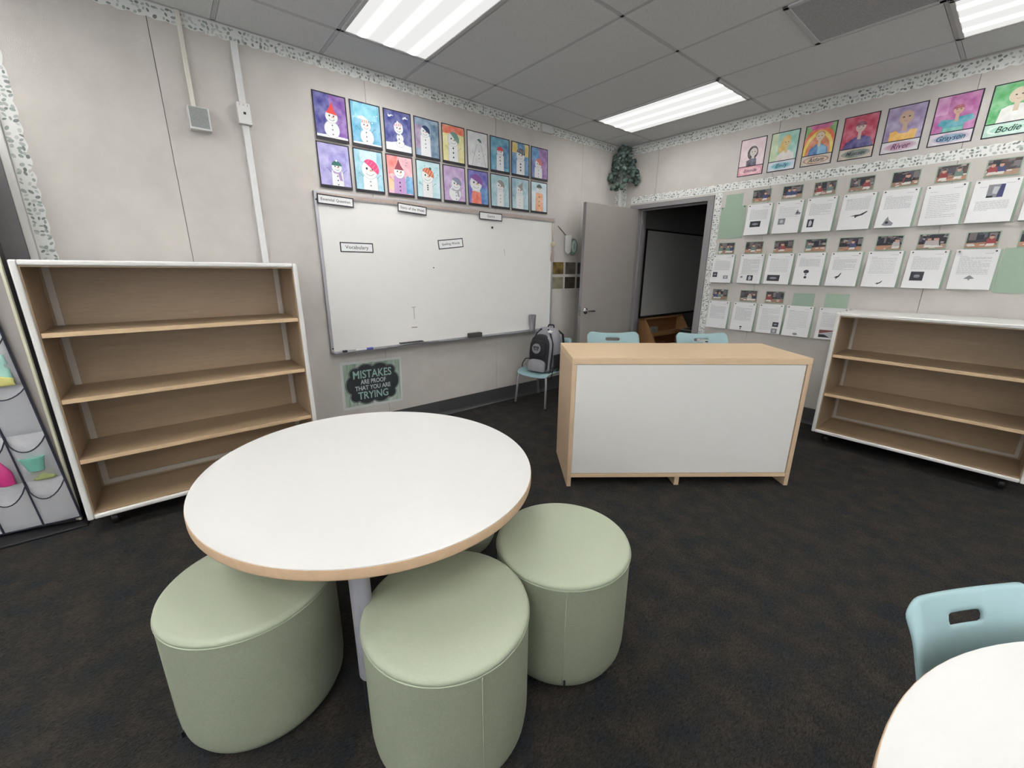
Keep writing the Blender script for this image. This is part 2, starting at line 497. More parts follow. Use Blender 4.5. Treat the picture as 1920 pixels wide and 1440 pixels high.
# leaf frame: x along the leaf, y away from the room face, z up
b = MB(); b.box((0, 0.0, 0.02), (LW, 0.045, 2.15), DOOR)
b.box((LW-0.010, -0.003, 0.02), (LW+0.002, 0.011, 2.15), mat('cream_edge', (205, 202, 178), 0.5))
b.box((LW-0.003, 0.011, 0.02), (LW+0.001, 0.046, 2.15), BLACKP)
b.box((0, -0.006, 0.02), (LW-0.022, 0.0, 0.07), BLACKP)
d2 = struct(b.obj('door_2', bevel=0.0015)); d2.location = LH; d2.rotation_euler = (0, 0, lang)
b = MB(); b.box((-3.45, DY0, 0.0), (-3.06, DY1, 0.014), BLACKP); struct(b.obj('trim_3', bevel=0.004))

# ================================================================= CEILING LIGHTS
def light(x, y, label, K):
    t = thing('ceiling_light', label, 'ceiling light', loc=(x, y, ZC), group='fluorescent troffers in the ceiling')
    w, h = 0.6, 0.297
    f = MB()
    for lo, hi in (((-w,-h,-0.008),(w,-h+0.022,0.004)), ((-w,h-0.022,-0.008),(w,h,0.004)), ((-w,-h,-0.008),(-w+0.022,h,0.004)), ((w-0.022,-h,-0.008),(w,h,0.004))):
        f.box(lo, hi, PLASTW)
    f.obj('frame', t, bevel=0.002)
    l = MB(); l.box((-w+0.02, -h+0.02, -0.004), (w-0.02, h-0.02, 0.002), lens_for(K)); l.obj('lens', t)
    return t
LX = (-2.42, 0.02, 2.46)
lab = {(-2.42,1.395): 'bright fluorescent ceiling light nearest the drawings wall, cut by the top of the photo',
       (-2.42,3.835): 'bright fluorescent ceiling light in front of the room corner, wholly in view',
       (0.02,3.835): 'bright fluorescent ceiling light at the top right corner of the photo'}
for yy in (1.395, 3.835, -1.045, -3.3):  # lights without their own label are unseen, added to brighten ceiling and desk
    for xx in LX:
        light(xx, yy, lab.get((xx, yy), 'added fluorescent ceiling light out of view, brightening the room'), {(-2.42,3.835): .5, (0.02,3.835): .75, (-2.42,1.395): 1.1, (0.02,1.395): .8}.get((xx, yy), 1.35))
# vent
t = thing('ceiling_vent', 'square grey perforated vent in the ceiling between two lights', 'vent', loc=(-0.885, 3.225, ZC))
f = MB(); w = 0.30
for lo, hi in (((-w,-w,-0.006),(w,-w+0.03,0.004)), ((-w,w-0.03,-0.006),(w,w,0.004)), ((-w,-w,-0.006),(-w+0.03,w,0.004)), ((w-0.03,-w,-0.006),(w,w,0.004))):
    f.box(lo, hi, CEILBAR)
f.obj('frame', t, bevel=0.002)
f = MB(); VG = mat('vent_grey', (178, 178, 180), 0.7, noise=0.2, nscale=160)
f.box((-w+0.028, -w+0.028, -0.003), (w-0.028, w-0.028, 0.002), VG); f.obj('perforated_panel', t)

# ================================================================= SCALLOPED BORDERS
LEAFM = [mat('leaf_print_a', (150, 158, 153), 0.8), mat('leaf_print_b', (170, 177, 172), 0.8), mat('leaf_print_c', (124, 131, 128), 0.8), mat('leaf_print_d', (190, 194, 190), 0.8)]
BORDERM = mat('border_paper', (220, 221, 217), 0.75)
def border(T, length, width, label, seed, scallop_up=False):
    """strip along local x from 0 to length; straight edge at y=0, scallops at y=-width (or +width)"""
    rnd = random.Random(seed); sg = 1 if scallop_up else -1
    mb = Pic(0.0015)
    n = max(2, int(length/0.013)); top = []; bot = []
    for i in range(n+1):
        x = length*i/n
        w = width - 0.011*(1-abs(sin(pi*x/0.078))) + 0.0015*sin(x*90)
        top.append((x, 0)); bot.append((x, sg*w))
    vs = [(x, y, 0.0018) for x, y in top] + [(x, y, 0.0018) for x, y in bot]
    k = len(top)
    mb.add(vs, [((i+k, i+1+k, i+1, i) if sg < 0 else (i, i+1, i+1+k, i+k)) for i in range(k-1)], BORDERM)
    mb.z = 0.0022
    mb.add([(0, 0, 0.0), (length, 0, 0.0), (length, 0, 0.0018), (0, 0, 0.0018)], [(0, 1, 2, 3)], BORDERM)
    x = 0.006
    lv = []
    while x < length-0.01:
        for row in (0.2, 0.5, 0.78):
            if rnd.random() < 0.22: continue
            cx = x + rnd.uniform(-0.006, 0.006); c = sg*width*(row + rnd.uniform(-0.07, 0.07))
            if not 0.008 < cx < length-0.008: continue
            a = rnd.uniform(0, pi); l = rnd.uniform(0.008, 0.0125); w = l*rnd.uniform(0.5, 0.75)
            mb.flat([(cx + l*cos(q)*cos(a) - w*sin(q)*sin(a), c + l*cos(q)*sin(a) + w*sin(q)*cos(a)) for q in (0, .8, 1.6, 2.4, 3.14, 3.9, 4.7, 5.5)],
                    0.0022 + rnd.random()*0.0006, rnd.choice(LEAFM))
        x += 0.021
    o = mb.obj('scalloped_border'); o.matrix_world = T
    return tag(o, label, 'border')
BW = 0.078
border(frame_left(YF+0.02, ZC-0.006), 3.165-(YF+0.02), BW, 'leaf-print scalloped paper border under the ceiling above the whiteboard wall', 1)
border(frame_left(3.335, ZC-0.006), YB-3.335-0.01, BW, 'short leaf-print scalloped border under the ceiling between white box and room corner', 2)
border(frame_back(XL+0.01, ZC-0.012), XR-XL-0.02, BW+0.02, 'leaf-print scalloped paper border under the ceiling above the portraits', 3)
border(frame_back(-3.245, 2.187), XR+3.245-0.01, 0.075, 'leaf-print scalloped border running over the doorway and between portraits and typed pages', 4, True)
border(frame_back(-2.212, 2.18, 0, -pi/2), 2.16, 0.07, 'upright leaf-print scalloped border beside the open doorway', 5, True)
border(frame_left(-0.497, 2.44, 0, -pi/2), 2.42, 0.07, 'upright leaf-print scalloped border beside the white door frame above the bookcase', 6, True)
border(frame_back(-3.375, 2.70, 0.0, -pi/2), 0.54, 0.055, 'short upright leaf-print border on the doorway side of the room corner', 7, True)
border(frame_left(YB-0.045, 2.18, 0, pi/2), 0.54, 0.055, 'short upright leaf-print border on the whiteboard side of the room corner', 8, True)
b = MB(); b.box((XL, YB-0.04, 2.16), (XL+0.035, YB, ZC-0.1), PLASTW)
struct(b.obj('trim_4', bevel=0.004))

# ================================================================= LEFT WALL FITTINGS
t = thing('wall_speaker', 'small grey box on the bare wall at the foot of the thin conduit', 'box', T=frame_left(0.327, 2.272))
f = MB(); f.box((-0.053, -0.062, 0), (0.053, 0.062, 0.055), PLASTW); f.obj('housing', t, bevel=0.003)
f = MB(); f.box((-0.047, -0.05, 0.054), (0.044, 0.057, 0.058), mat('speaker_mesh', (142, 146, 144), 0.7, noise=0.15, nscale=200)); f.obj('grille', t)
f = MB(); f.box((-0.012, 0.0, 0.0), (0.012, 0.49, 0.018), mat('cream_plastic', (214, 210, 198), 0.45))
o = f.obj('cable_conduit', bevel=0.003); o.matrix_world = frame_left(0.311, 2.334)
tag(o, 'thin cream conduit dropping from ceiling border to the grey box', 'conduit')
f = MB(); f.box((-0.019, 0.0, 0.0), (0.019, 0.335, 0.024), PLASTW)
o = f.obj('cable_conduit', bevel=0.003); o.matrix_world = frame_left(0.572, 2.411)
tag(o, 'wide white conduit from ceiling border down to the white outlet box', 'conduit')
f = MB(); f.box((-0.019, 0.0, 0.0), (0.019, 2.13, 0.024), PLASTW)
o = f.obj('cable_conduit', bevel=0.003); o.matrix_world = frame_left(0.570, 0.16)
tag(o, 'long white conduit running down from white outlet box behind the tall bookcase', 'conduit')
t = thing('outlet_box', 'white outlet box with one black square socket between two conduit runs', 'outlet', T=frame_left(0.570, 2.352))
f = MB(); f.box((-0.037, -0.06, 0), (0.037, 0.06, 0.045), PLASTW); f.obj('housing', t, bevel=0.004)
f = MB(); f.box((-0.006, -0.006, 0.045), (0.008, 0.008, 0.046), BLACKP); f.obj('socket', t)
for i in (-1, 0, 1):
    f = MB(); f.box((i*0.022-0.002, 0.043, 0.045), (i*0.022+0.002, 0.051, 0.046), PLASTG); f.obj('screw_slot', t)
f = MB(); f.box((-0.075, -0.035, 0), (0.075, 0.035, 0.03), PLASTW)
o = f.obj('junction_box', bevel=0.004); o.matrix_world = frame_left(3.25, 2.782)
tag(o, 'white junction box interrupting the ceiling border above the last drawings', 'box')

# whiteboard
t = thing('whiteboard', 'large wall whiteboard with aluminium frame and marker tray', 'whiteboard', T=frame_left(0.935, 0.745))
Wd, Hd = 2.45, 1.205
f = MB(); f.box((0.02, 0.02, 0.004), (Wd-0.02, Hd-0.02, 0.018), WHITEBOARD); f.obj('writing_surface', t)
f = MB(); f.box((0, 0, 0), (0.022, Hd, 0.026), ALU); f.box((Wd-0.022, 0, 0), (Wd, Hd, 0.026), ALU); f.box((0, 0, 0), (Wd, 0.02, 0.026), ALU)
f.obj('frame', t, bevel=0.003)
f = MB(); f.box((0.0, Hd-0.045, 0), (Wd+0.015, Hd, 0.028), ALU); f.box((0.02, Hd-0.036, 0.027), (Wd-0.005, Hd-0.010, 0.032), CORK)
f.obj('map_rail', t, bevel=0.002)
f = MB(); f.add([(0.02,0,0.02),(0.02,0.0,0.085),(0.02,0.016,0.088),(0.02,0.012,0.08),(0.02,0.010,0.02),
                 (Wd-0.01,0,0.02),(Wd-0.01,0.0,0.085),(Wd-0.01,0.016,0.088),(Wd-0.01,0.012,0.08),(Wd-0.01,0.010,0.02)],
                [(0,1,6,5),(1,2,7,6),(2,3,8,7),(3,4,9,8),(4,0,5,9),(4,3,2,1,0),(5,6,7,8,9)], ALU)
f.obj('marker_tray', t)
f = MB(); f.lathe([(0.006,0.0),(0.006,0.004)], BLACKP, 10, Matrix.Translation((0.012, Hd-0.06, 0.026))); f.obj('screw', t)
f = MB(); f.lathe([(0.006,0.0),(0.006,0.004)], BLACKP, 10, Matrix.Translation((0.012, 0.045, 0.026))); f.obj('screw', t)
p = Pic(0.0185); GI = mat('faint_marker', (150,150,150), 0.7)
p.path([(0.735,0.335),(0.737,0.23)], 0.006, GI); p.path([(0.715,0.335),(0.755,0.337)], 0.005, GI); p.obj('marker_scribble', t)
p = Pic(0.0185); p.path([(0.705,0.158),(0.76,0.157)], 0.006, mat('dark_marker',(70,70,72),0.7))
p.obj('marker_scribble', t); p = Pic(0.0185); p.path([(1.76,0.86),(1.77,0.80)], 0.003, mat('dark_marker',(70,70,72),0.7))
p.obj('marker_scribble', t)
TR = 0.745+0.012   # tray surface height

def sign(txt, y, z, w, h, label, rot=0.0, size=0.032, d=None):
    d = d or (0.034 if z > 1.8 else 0.019)
    t = thing('word_sign', label, 'sign', T=frame_left(y, z, d, rot))
    f = MB(); f.box((-w/2, -h/2, 0), (w/2, h/2, 0.0012), BLACKC); f.obj('backing_sheet', t)
    p = Pic(0.0013); p.p(rect(-w/2+.008, -h/2+.008, w/2-.008, h/2-.008), PAPER, 0.0003)
    text_mb(p, txt, size, 0, 0, p.z, mat('sign_ink', (88,88,92), 0.8), bold=0.0004, spacing=1.05); p.obj('lettering', t)
sign('Essential Question', 1.083, 1.893, 0.262, 0.068, 'black-edged word strip reading Essential Question at whiteboard top left corner', -0.03, 0.027)
sign('Story of the Week', 1.702, 1.890, 0.262, 0.068, 'black-edged word strip reading Story of the Week on the whiteboard rail', -0.05, 0.027)
sign('Genre', 2.520, 1.897, 0.270, 0.068, 'black-edged word strip reading Genre near whiteboard top right', -0.01, 0.034)
sign('Vocabulary', 1.215, 1.567, 0.260, 0.074, 'black-edged word strip reading Vocabulary at left middle of whiteboard', 0.0, 0.038)
sign('Spelling Words', 2.073, 1.632, 0.264, 0.080, 'tilted black-edged word strip reading Spelling Words on the whiteboard', 0.12, 0.029)
for i, (y, z) in enumerate(((2.545, 1.80), (1.885, 1.42))):
    f = MB(); f.lathe([(0.011 if i == 0 else 0.005, 0), (0.011 if i == 0 else 0.005, 0.005), (0.004, 0.007)], BLACKP, 12)
    o = f.obj('magnet'); o.matrix_world = frame_left(y, z, 0.0185)
    tag(o, ['small black magnet just below the Genre strip', 'tiny black magnet left of centre on the whiteboard below Spelling Words'][i], 'magnet')

# things on the tray
def yz(y, d, z): return Vector((XL+d, y, z))
t = thing('marker', 'white marker with blue cap lying on the whiteboard tray', 'marker', loc=(XL+0.06, 1.12, TR+0.009))
f = MB(); f.tube([(0,-0.005,0),(0,0.085,0)], 0.009, PLASTW, 12); f.obj('barrel', t, smooth=40)
f = MB(); f.tube([(0,0.083,0),(0,0.137,0)], 0.0098, mat('blue_cap',(84,88,170),0.4), 12); f.obj('cap', t, smooth=40)
f = MB(); f.box((-0.012,-0.018,0),(0.012,0.018,0.016), BLACKP)
o = f.obj('black_magnet', bevel=0.004, loc=(XL+0.055, 1.03, TR)); tag(o, 'small black magnet lying at the left end of the whiteboard tray', 'magnet')
f = MB(); f.box((-0.025,-0.075,0),(0.022,0.075,0.045), mat('eraser_felt',(62,60,58),0.9,bump=0.4))
o = f.obj('board_eraser', bevel=0.004, loc=(XL+0.057, 2.295, TR)); tag(o, 'dark felt board eraser standing on the whiteboard tray', 'eraser')
# clear folded sheet hanging over the tray
t = thing('folded_sheet', 'translucent grey folded sheet lying along the whiteboard tray above the poster', 'sheet', loc=(XL+0.06, 1.42, TR))
f = MB(); f.grid(lambda u,v: (-0.028+0.06*u, -0.04+0.50*v, 0.004+0.016*sin(v*3)*u), 4, 10, mat('clear_sheet',(176,176,178),0.25)); f.obj('sheet', t, smooth=180, solid=0.001)
f = MB(); f.box((-0.02,0.08,0.02),(0.02,0.30,0.026), BLACKP); f.obj('spine', t)
# tumbler
t = thing('tumbler', 'grey streaked tumbler standing at the right end of whiteboard tray', 'cup', loc=(XL+0.062, 3.06, TR))
TM = mat('tumbler_pattern',(96,94,100),0.35,metal=0.3,rgb2=(168,164,168),nscale=22,stretch=(1,1,0.25))
f = MB(); f.lathe([(0.028,0),(0.030,0.004),(0.038,0.165),(0.038,0.168)], TM, 32); f.obj('cup_body', t, smooth=40)
f = MB(); f.lathe([(0.0385,0.165),(0.0385,0.174),(0.03,0.178),(0.0,0.178)], mat('tumbler_lid',(120,120,126),0.3), 32); f.obj('lid', t, smooth=40)

# poster
t = thing('poster', 'small green and black chalkboard poster reading MISTAKES ARE PROOF THAT YOU ARE TRYING', 'poster', T=frame_left(1.254, 0.452, 0.002, -0.022))
w, h = 0.535, 0.412
f = MB(); f.box((-w/2,-h/2,0),(w/2,h/2,0.0015), mat('laminate_margin',(205,208,206),0.25)); f.obj('laminate', t)
p = Pic(0.0018)
p.p(rect(-w/2+.022,-h/2+.022,w/2-.018,h/2-.022), mat('poster_wood',(120,150,124),0.4,rgb2=(186,196,186),nscale=3.0,stretch=(6,1,1)))
for i in range(7):
    x = -0.21+0.065*i; p.path([(x,-h/2+.023),(x,h/2-.023)], 0.003, mat('poster_joint',(104,128,108),0.5))
def plaque(k):
    pts = []
    lobes = [(-0.165,0.0,0.065,0.082),(0.165,0.0,0.065,0.082),(-0.150,0.098,0.048,0.045),(0.150,0.098,0.048,0.045),(-0.150,-0.103,0.048,0.045),(0.150,-0.103,0.048,0.045),(-0.062,0.125,0.066,0.045),(0.062,0.125,0.066,0.045),(-0.062,-0.128,0.066,0.045),(0.062,-0.128,0.066,0.045),(0,0,0.17,0.15)]
    for i in range(120):
        a = 2*pi*i/120; dx, dy = cos(a), sin(a); best = 0
        for cx_, cy2, rx, ry in lobes:
            rx += k; ry += k
            A = (dx/rx)**2+(dy/ry)**2; B = -2*(dx*cx_/rx**2+dy*cy2/ry**2); C = (cx_/rx)**2+(cy2/ry)**2-1
            D = B*B-4*A*C
            if D >= 0: best = max(best, (-B+math.sqrt(D))/(2*A))
        pts.append((dx*best+0.003, dy*best))
    return pts
CH = mat('chalk_black',(42,47,50),0.45,noise=0.1,nscale=12)
p.p(plaque(0.008), CH); p.p(plaque(0.0035), mat('chalk_line',(150,158,156),0.5)); p.p(plaque(0.0), CH)
CW = mat('chalk_white',(186,196,194),0.6); CG = mat('chalk_mint',(150,184,172),0.6)
text_mb(p, 'MISTAKES', 0.098, 0.0, 0.083, p.z, CG, bold=0.0014, sx=0.80)
text_mb(p, 'ARE PROOF', 0.054, 0.005, 0.018, p.z, CW, bold=0.0012, sx=0.78)
text_mb(p, 'THAT YOU ARE', 0.054, 0.0, -0.035, p.z, CW, bold=0.0012, sx=0.82)
text_mb(p, 'TRYING', 0.092, 0.0, -0.103, p.z, CG, bold=0.0014, sx=0.82)
p.obj('printed_sheet', t)

# gold and olive squares beside the door
SQ = [((150,128,74),(92,72,44),'gold'), ((118,114,98),(92,88,78),'olive grey'), ((92,86,76),(72,68,62),'dark brown'),
      ((150,146,122),(128,124,104),'pale olive'), ((82,76,64),(64,60,54),'dark olive'), ((80,74,66),(60,56,52),'dark brown')]
i = 0
for r_, z in enumerate((1.428, 1.264)):
    for c_ in range(3):
        a, c2, nm = SQ[i]; i += 1
        f = MB(); f.box((-0.086,-0.066,0),(0.086,0.066,0.004), mat('foil_%d' % i, a, 0.3, metal=0.25, rgb2=c2, nscale=9))
        o = f.obj('square_card', bevel=0.002); o.matrix_world = frame_left(3.494+0.205*c_, z, 0.001)
        tag(o, ('%s square card beside whiteboard, %s row, %s' % (nm, ['upper','lower'][r_], ['nearest the whiteboard','middle one','half hidden by the open door'][c_])), 'card', 'square cards beside the whiteboard')

# tassel, twig ornament
t = thing('tassel', 'cream cord tassel hanging at the right edge of the whiteboard', 'tassel', T=frame_left(3.365, 1.90, 0.035))
f = MB(); f.tube([(0,0,0),(-0.006,-0.10,0),(0.004,-0.18,0)], 0.006, mat('cream_cord',(204,190,164),0.9), 8); f.obj('cord', t, smooth=180)
f = MB(); f.lathe([(0.004,0),(0.022,-0.02),(0.024,-0.045),(0.006,-0.065)], mat('cream_cord',(204,190,164),0.9), 14, Matrix.Translation((0.002,-0.19,0)) @ Matrix.Rotation(pi/2,4,'X') @ Matrix.Rotation(pi,4,'X')); f.obj('knot', t, smooth=180)
f = MB(); rnd = random.Random(4)
for k in range(26):
    a = rnd.uniform(0, 2*pi); r_ = rnd.uniform(0.2, 1)
    f.tube([(0.003+0.008*cos(a)*r_,-0.25,0.008*sin(a)*r_),(0.003+0.020*cos(a)*r_,-0.32,0.014*sin(a)*r_),(0.0+0.032*cos(a)*r_,-0.385-rnd.random()*0.02,0.018*sin(a)*r_)], 0.0022, mat('mauve_thread',(184,168,160),0.9), 5)
f.obj('fringe', t)
t = thing('wall_hanging', 'diagonal twig hanging with white pouch and green disc between whiteboard and door', 'wall hanging', T=frame_left(3.55, 1.80, 0.02))
f = MB(); f.tube([(-0.10,0.075,0),(-0.06,0.045,0.004),(0.05,-0.03,0.002),(0.16,-0.07,0.0)], 0.004, mat('twig_bark',(120,104,92),0.9), 8, rs=[0.003,0.006,0.0045,0.004]); f.obj('twig', t, smooth=180)
f = MB(); f.prism([(0.01,-0.02),(0.12,-0.0)]+ell(0.065,-0.165,0.045,0.05,14,-180,0)[::-1], 0.004, 0.014, PLASTW); f.obj('pouch', t, bevel=0.003)
f = MB(); f.prism(ell(0.155,-0.135,0.07,0.092,28), 0.0, 0.012, mat('sage_felt',(112,134,126),0.9)); f.obj('disc', t, bevel=0.004)
f = MB(); f.prism(ell(0.160,-0.13,0.042,0.066,24), 0.012, 0.016, mat('pale_centre',(172,186,182),0.7)); f.box((0.156,-0.16,0.016),(0.162,-0.10,0.0175), mat('sage_felt',(112,134,126),0.9)); f.obj('disc_centre', t)

# ================================================================= SNOWMAN DRAWINGS
SNOW = pm((222,224,224)); SNOWL = pm((176,182,190)); BLK = pm((48,48,56)); ORG = pm((216,140,92))
def snowman(T, spec, label):
    t = thing('snowman_drawing', label, 'drawing', T=T, group='snowman drawings above the whiteboard')
    w, h = 0.232, 0.305
    f = MB(); f.box((-w/2,-h/2,0),(w/2,h/2,0.0012), BLACKC); f.obj('backing_sheet', t)
    p = Pic(0.0014); x0, y0, x1, y1 = -w/2+.008, -h/2+.021, w/2-.009, h/2-.008
    PW, PH = x1-x0, y1-y0
    def U(pts): return [(x0+PW*u, y0+PH*v) for u, v in pts]
    def cl(pts): return [(min(max(a, x0), x1), min(max(c, y0), y1)) for a, c in U(pts)]
    bgs = spec['bg']
    p.p(rect(x0,y0,x1,y1), pm(bgs[0], True), 0.0002)
    rnd = random.Random(hash(label) % 1 + len(label)*7 + int(spec['head'][0]*1000))
    for q in bgs[1:]:
        col, (a0, b0, a1, b1) = q
        n = 10; pts = []
        e = [(a0,b0),(a1,b0),(a1,b1),(a0,b1)]
        for i in range(4):
            A, B = e[i], e[(i+1) % 4]
            for k in range(4):
                s = k/4; pts.append((A[0]+(B[0]-A[0])*s+rnd.uniform(-.03,.03), A[1]+(B[1]-A[1])*s+rnd.uniform(-.03,.03)))
        p.p(cl(pts), pm(col, True))
    for _ in range(spec.get('flakes', 0)):
        a, c = rnd.uniform(.05,.95), rnd.uniform(.3,.95)
        p.p(cl(ell(a, c, .022, .016, 8)), spec.get('flakem', SNOW))
    if spec.get('ground'):
        g = spec['ground']; p.p(cl([(0,0),(1,0),(1,g*.8),(.8,g*.9),(.5,g*1.25),(.2,g),(0,g*.95)]), SNOW)
    hx, hy, hr = spec['head']; bt = spec['body']; bm = pm(spec['bodyc']) if 'bodyc' in spec else SNOW
    hry = hr*.78
    if bt == 'ball':
        bx, by, br = spec['ball']; o = ell(bx, by, br, br*.82, 26); o2 = ell(bx, by, br+.012, br*.82+.01, 26)
        p.p(cl(o2), SNOWL); p.p(cl(o), bm)
        if by > .3:
            p.p(cl(ell(bx, by-br*1.1, br*1.15+.012, br*.7+.01, 26)), SNOWL); p.p(cl(ell(bx, by-br*1.1, br*1.15, br*.7, 26)), bm)
    elif bt == 'col':
        cw = spec.get('cw', .17)
        o = [(hx-cw,0),(hx+cw,0),(hx+cw*.95,hy-hry*.9),(hx+cw*.5,hy-hry*.3),(hx-cw*.5,hy-hry*.3),(hx-cw*.95,hy-hry*.9)]
        k = .012
        p.p(cl([(hx-cw-k,0),(hx+cw+k,0),(hx+cw*.95+k,hy-hry*.9),(hx,hy),(hx-cw*.95-k,hy-hry*.9)]), SNOWL); p.p(cl(o), bm)
    else:
        o = [(hx-.38,0),(hx+.34,0),(hx+.24,.3),(hx+.12,hy-.1),(hx,hy),(hx-.12,hy-.1),(hx-.26,.3)]
        p.path(U(o[2:]+[(hx-.38,0)])[:], .0022, BLK); p.path(U([(hx+.34,0),(hx+.24,.3)]), .0022, BLK); 
    if 'sweater' in spec:
        p.p(cl([(hx-.26,0),(hx+.26,0),(hx+.24,hy-hry*1.1),(hx-.22,hy-hry*1.0)]), pm(spec['sweater'], True))
    if 'scarf' in spec:
        p.p(cl(ell(hx, hy-hry*.95, hr*.9, .05, 16)), pm(spec['scarf'], True)); p.p(cl([(hx+.02,hy-hry),(hx+.12,hy-hry),(hx+.16,hy-hry-.2),(hx+.07,hy-hry-.2)]), pm(spec['scarf'], True))
    for k in range(3):
        vy = spec.get('by', hy-hry-.12) - k*spec.get('bs', .105)
        if vy > .02: p.p(cl(ell(hx+spec.get('bx',0), vy, spec.get('br',.022), spec.get('br',.022)*.8, 8)), BLK)
    if spec.get('arms', True):
        for s in (-1, 1):
            e = spec.get('cw', .2)
            p.path(U([(hx+s*e, .32),(hx+s*(e+.12), .42),(hx+s*(e+.16), .40)]), .0018, BLK)
    p.p(cl(ell(hx, hy, hr+.012, hry+.01, 26)), SNOWL); p.p(cl(ell(hx, hy, hr, hry, 26)), SNOW)
    er = hr*.13
    for s in (-1, 1): p.p(cl(ell(hx+s*hr*.36, hy+hry*.12, er, er*.9, 8)), BLK)
    p.p(cl([(hx,hy+.01),(hx+hr*.55,hy-hry*.12),(hx,hy-hry*.15)]), ORG)
    p.path(U(ell(hx, hy-hry*.25, hr*.5, hry*.38, 7, 200, 340)), .0022, BLK)
    hm = pm(spec['hat']); ht = spec['hatt']; tl = spec.get('tilt', 0)
    def R(pts):
        c, s = cos(tl), sin(tl); out = []
        for a, q in pts:
            dx, dy = (a-hx), (q-hy)*PH/PW; out.append((hx+dx*c-dy*s, hy+(dx*s+dy*c)*PW/PH))
        return out
    if ht == 'beanie': hp = [(hx-hr*1.02,hy+hry*.25)]+[(a,c) for a,c in ell(hx, hy+hry*.25, hr*1.05, hry*.95, 12, 180, 0)] if False else ell(hx, hy+hry*.28, hr*1.05, hry*.92, 14, 0, 180)
    elif ht == 'cone': hp = [(hx-hr*.95,hy+hry*.42),(hx+hr*.95,hy+hry*.42),(hx+hr*.35,hy+hry*1.2),(hx-hr*.05,hy+hry*2.3),(hx-hr*.4,hy+hry*1.4)]
    else: hp = [(hx-hr*.9,hy+hry*.55),(hx+hr*.9,hy+hry*.35),(hx+hr*.5,hy+hry*1.1),(hx-hr*.5,hy+hry*1.7),(hx-hr*1.5,hy+hry*1.5),(hx-hr*1.7,hy+hry*1.1),(hx-hr*.9,hy+hry*1.1)]
    p.p(cl(R(hp)), hm)
    if 'stripe' in spec:
        sm = pm(spec['stripe'])
        for k in range(4):
            xx = hx-hr*.7+k*hr*.42
            q0, q1 = R([(xx,hy+hry*.42),(xx+hr*.02,hy+hry*.98)]); 
            q = U([q0,q1]); p.line(q[0], q[1], .005, sm)
    if spec.get('pom'): q = R([(hx,hy+hry*1.25)])[0]; p.p(cl(ell(q[0], q[1], hr*.2, hr*.16, 10)), pm(spec['pom']))
    p.obj('painting', t)
    return t
D1 = [
 (dict(bg=[(72,70,140),((112,70,150),(.5,.0,1.0,1.0)),((62,62,132),(.0,.3,.3,.9))],head=(.52,.50,.19),body='ball',ball=(.50,.20,.24),hat=(214,78,72),hatt='cone',tilt=-.1,ground=.06,by=.3,br=.02),'snowman with red pointed hat on deep purple'),
 (dict(bg=[(96,164,196),((120,190,210),(.1,.6,.9,1))],head=(.48,.47,.17),body='ball',ball=(.50,.19,.23),hat=(222,214,210),stripe=(206,110,90),hatt='floppy',ground=.04,by=.3,flakes=5),'snowman with floppy striped cap on bright blue'),
 (dict(bg=[(60,66,132),((220,224,228),(.12,.86,.32,.9)),((220,224,228),(.72,.86,.9,.9))],head=(.52,.58,.17),body='ball',ball=(.56,.34,.13),hat=(226,222,222),stripe=(200,110,110),hatt='beanie',tilt=.15,ground=.2,by=.42,pom=(226,226,226)),'thin snowman on navy with white snowy hill'),
 (dict(bg=[(118,142,168),((150,130,158),(0,.2,.35,.8)),((92,120,146),(.65,0,1,.9))],head=(.42,.66,.18),body='col',cw=.21,hat=(44,66,104),hatt='beanie',tilt=-.6,by=.44,arms=False),'tall snowman with navy cap on blue grey'),
 (dict(bg=[(214,204,140),((214,104,78),(0,.78,1,1))],head=(.48,.62,.24),body='col',cw=.22,hat=(104,140,128),hatt='beanie',tilt=-.75,by=.38,br=.035,bs=.13),'snowman with green cap on yellow under a red band'),
 (dict(bg=[(206,206,208)],head=(.56,.72,.11),body='bell',hat=(86,112,104),hatt='beanie',tilt=-.5,by=.45,br=.02),'pencil outlined snowman with tiny head on plain white'),
 (dict(bg=[(88,148,174),((66,116,156),(.5,.1,1,.8))],head=(.50,.58,.17),body='col',cw=.20,hat=(196,76,76),hatt='beanie',by=.42,br=.028),'snowman with red hat on teal blue'),
 (dict(bg=[(84,130,172),((214,190,104),(0,.68,.3,1)),((206,184,110),(.75,.6,1,1))],head=(.50,.62,.24),body='col',cw=.24,hat=(88,92,98),hatt='beanie',tilt=-.2,stripe=(190,190,190),by=.34,br=.04,bs=.1),'snowman with grey striped hat and yellow corners'),
 (dict(bg=[(104,120,178),((134,96,150),(.45,0,1,1)),((92,140,190),(0,.6,.45,1))],head=(.42,.46,.20),body='col',cw=.24,hat=(206,120,112),hatt='beanie',tilt=-.6,by=.25,arms=False),'snowman with salmon cap on blue and purple, end of row'),
]
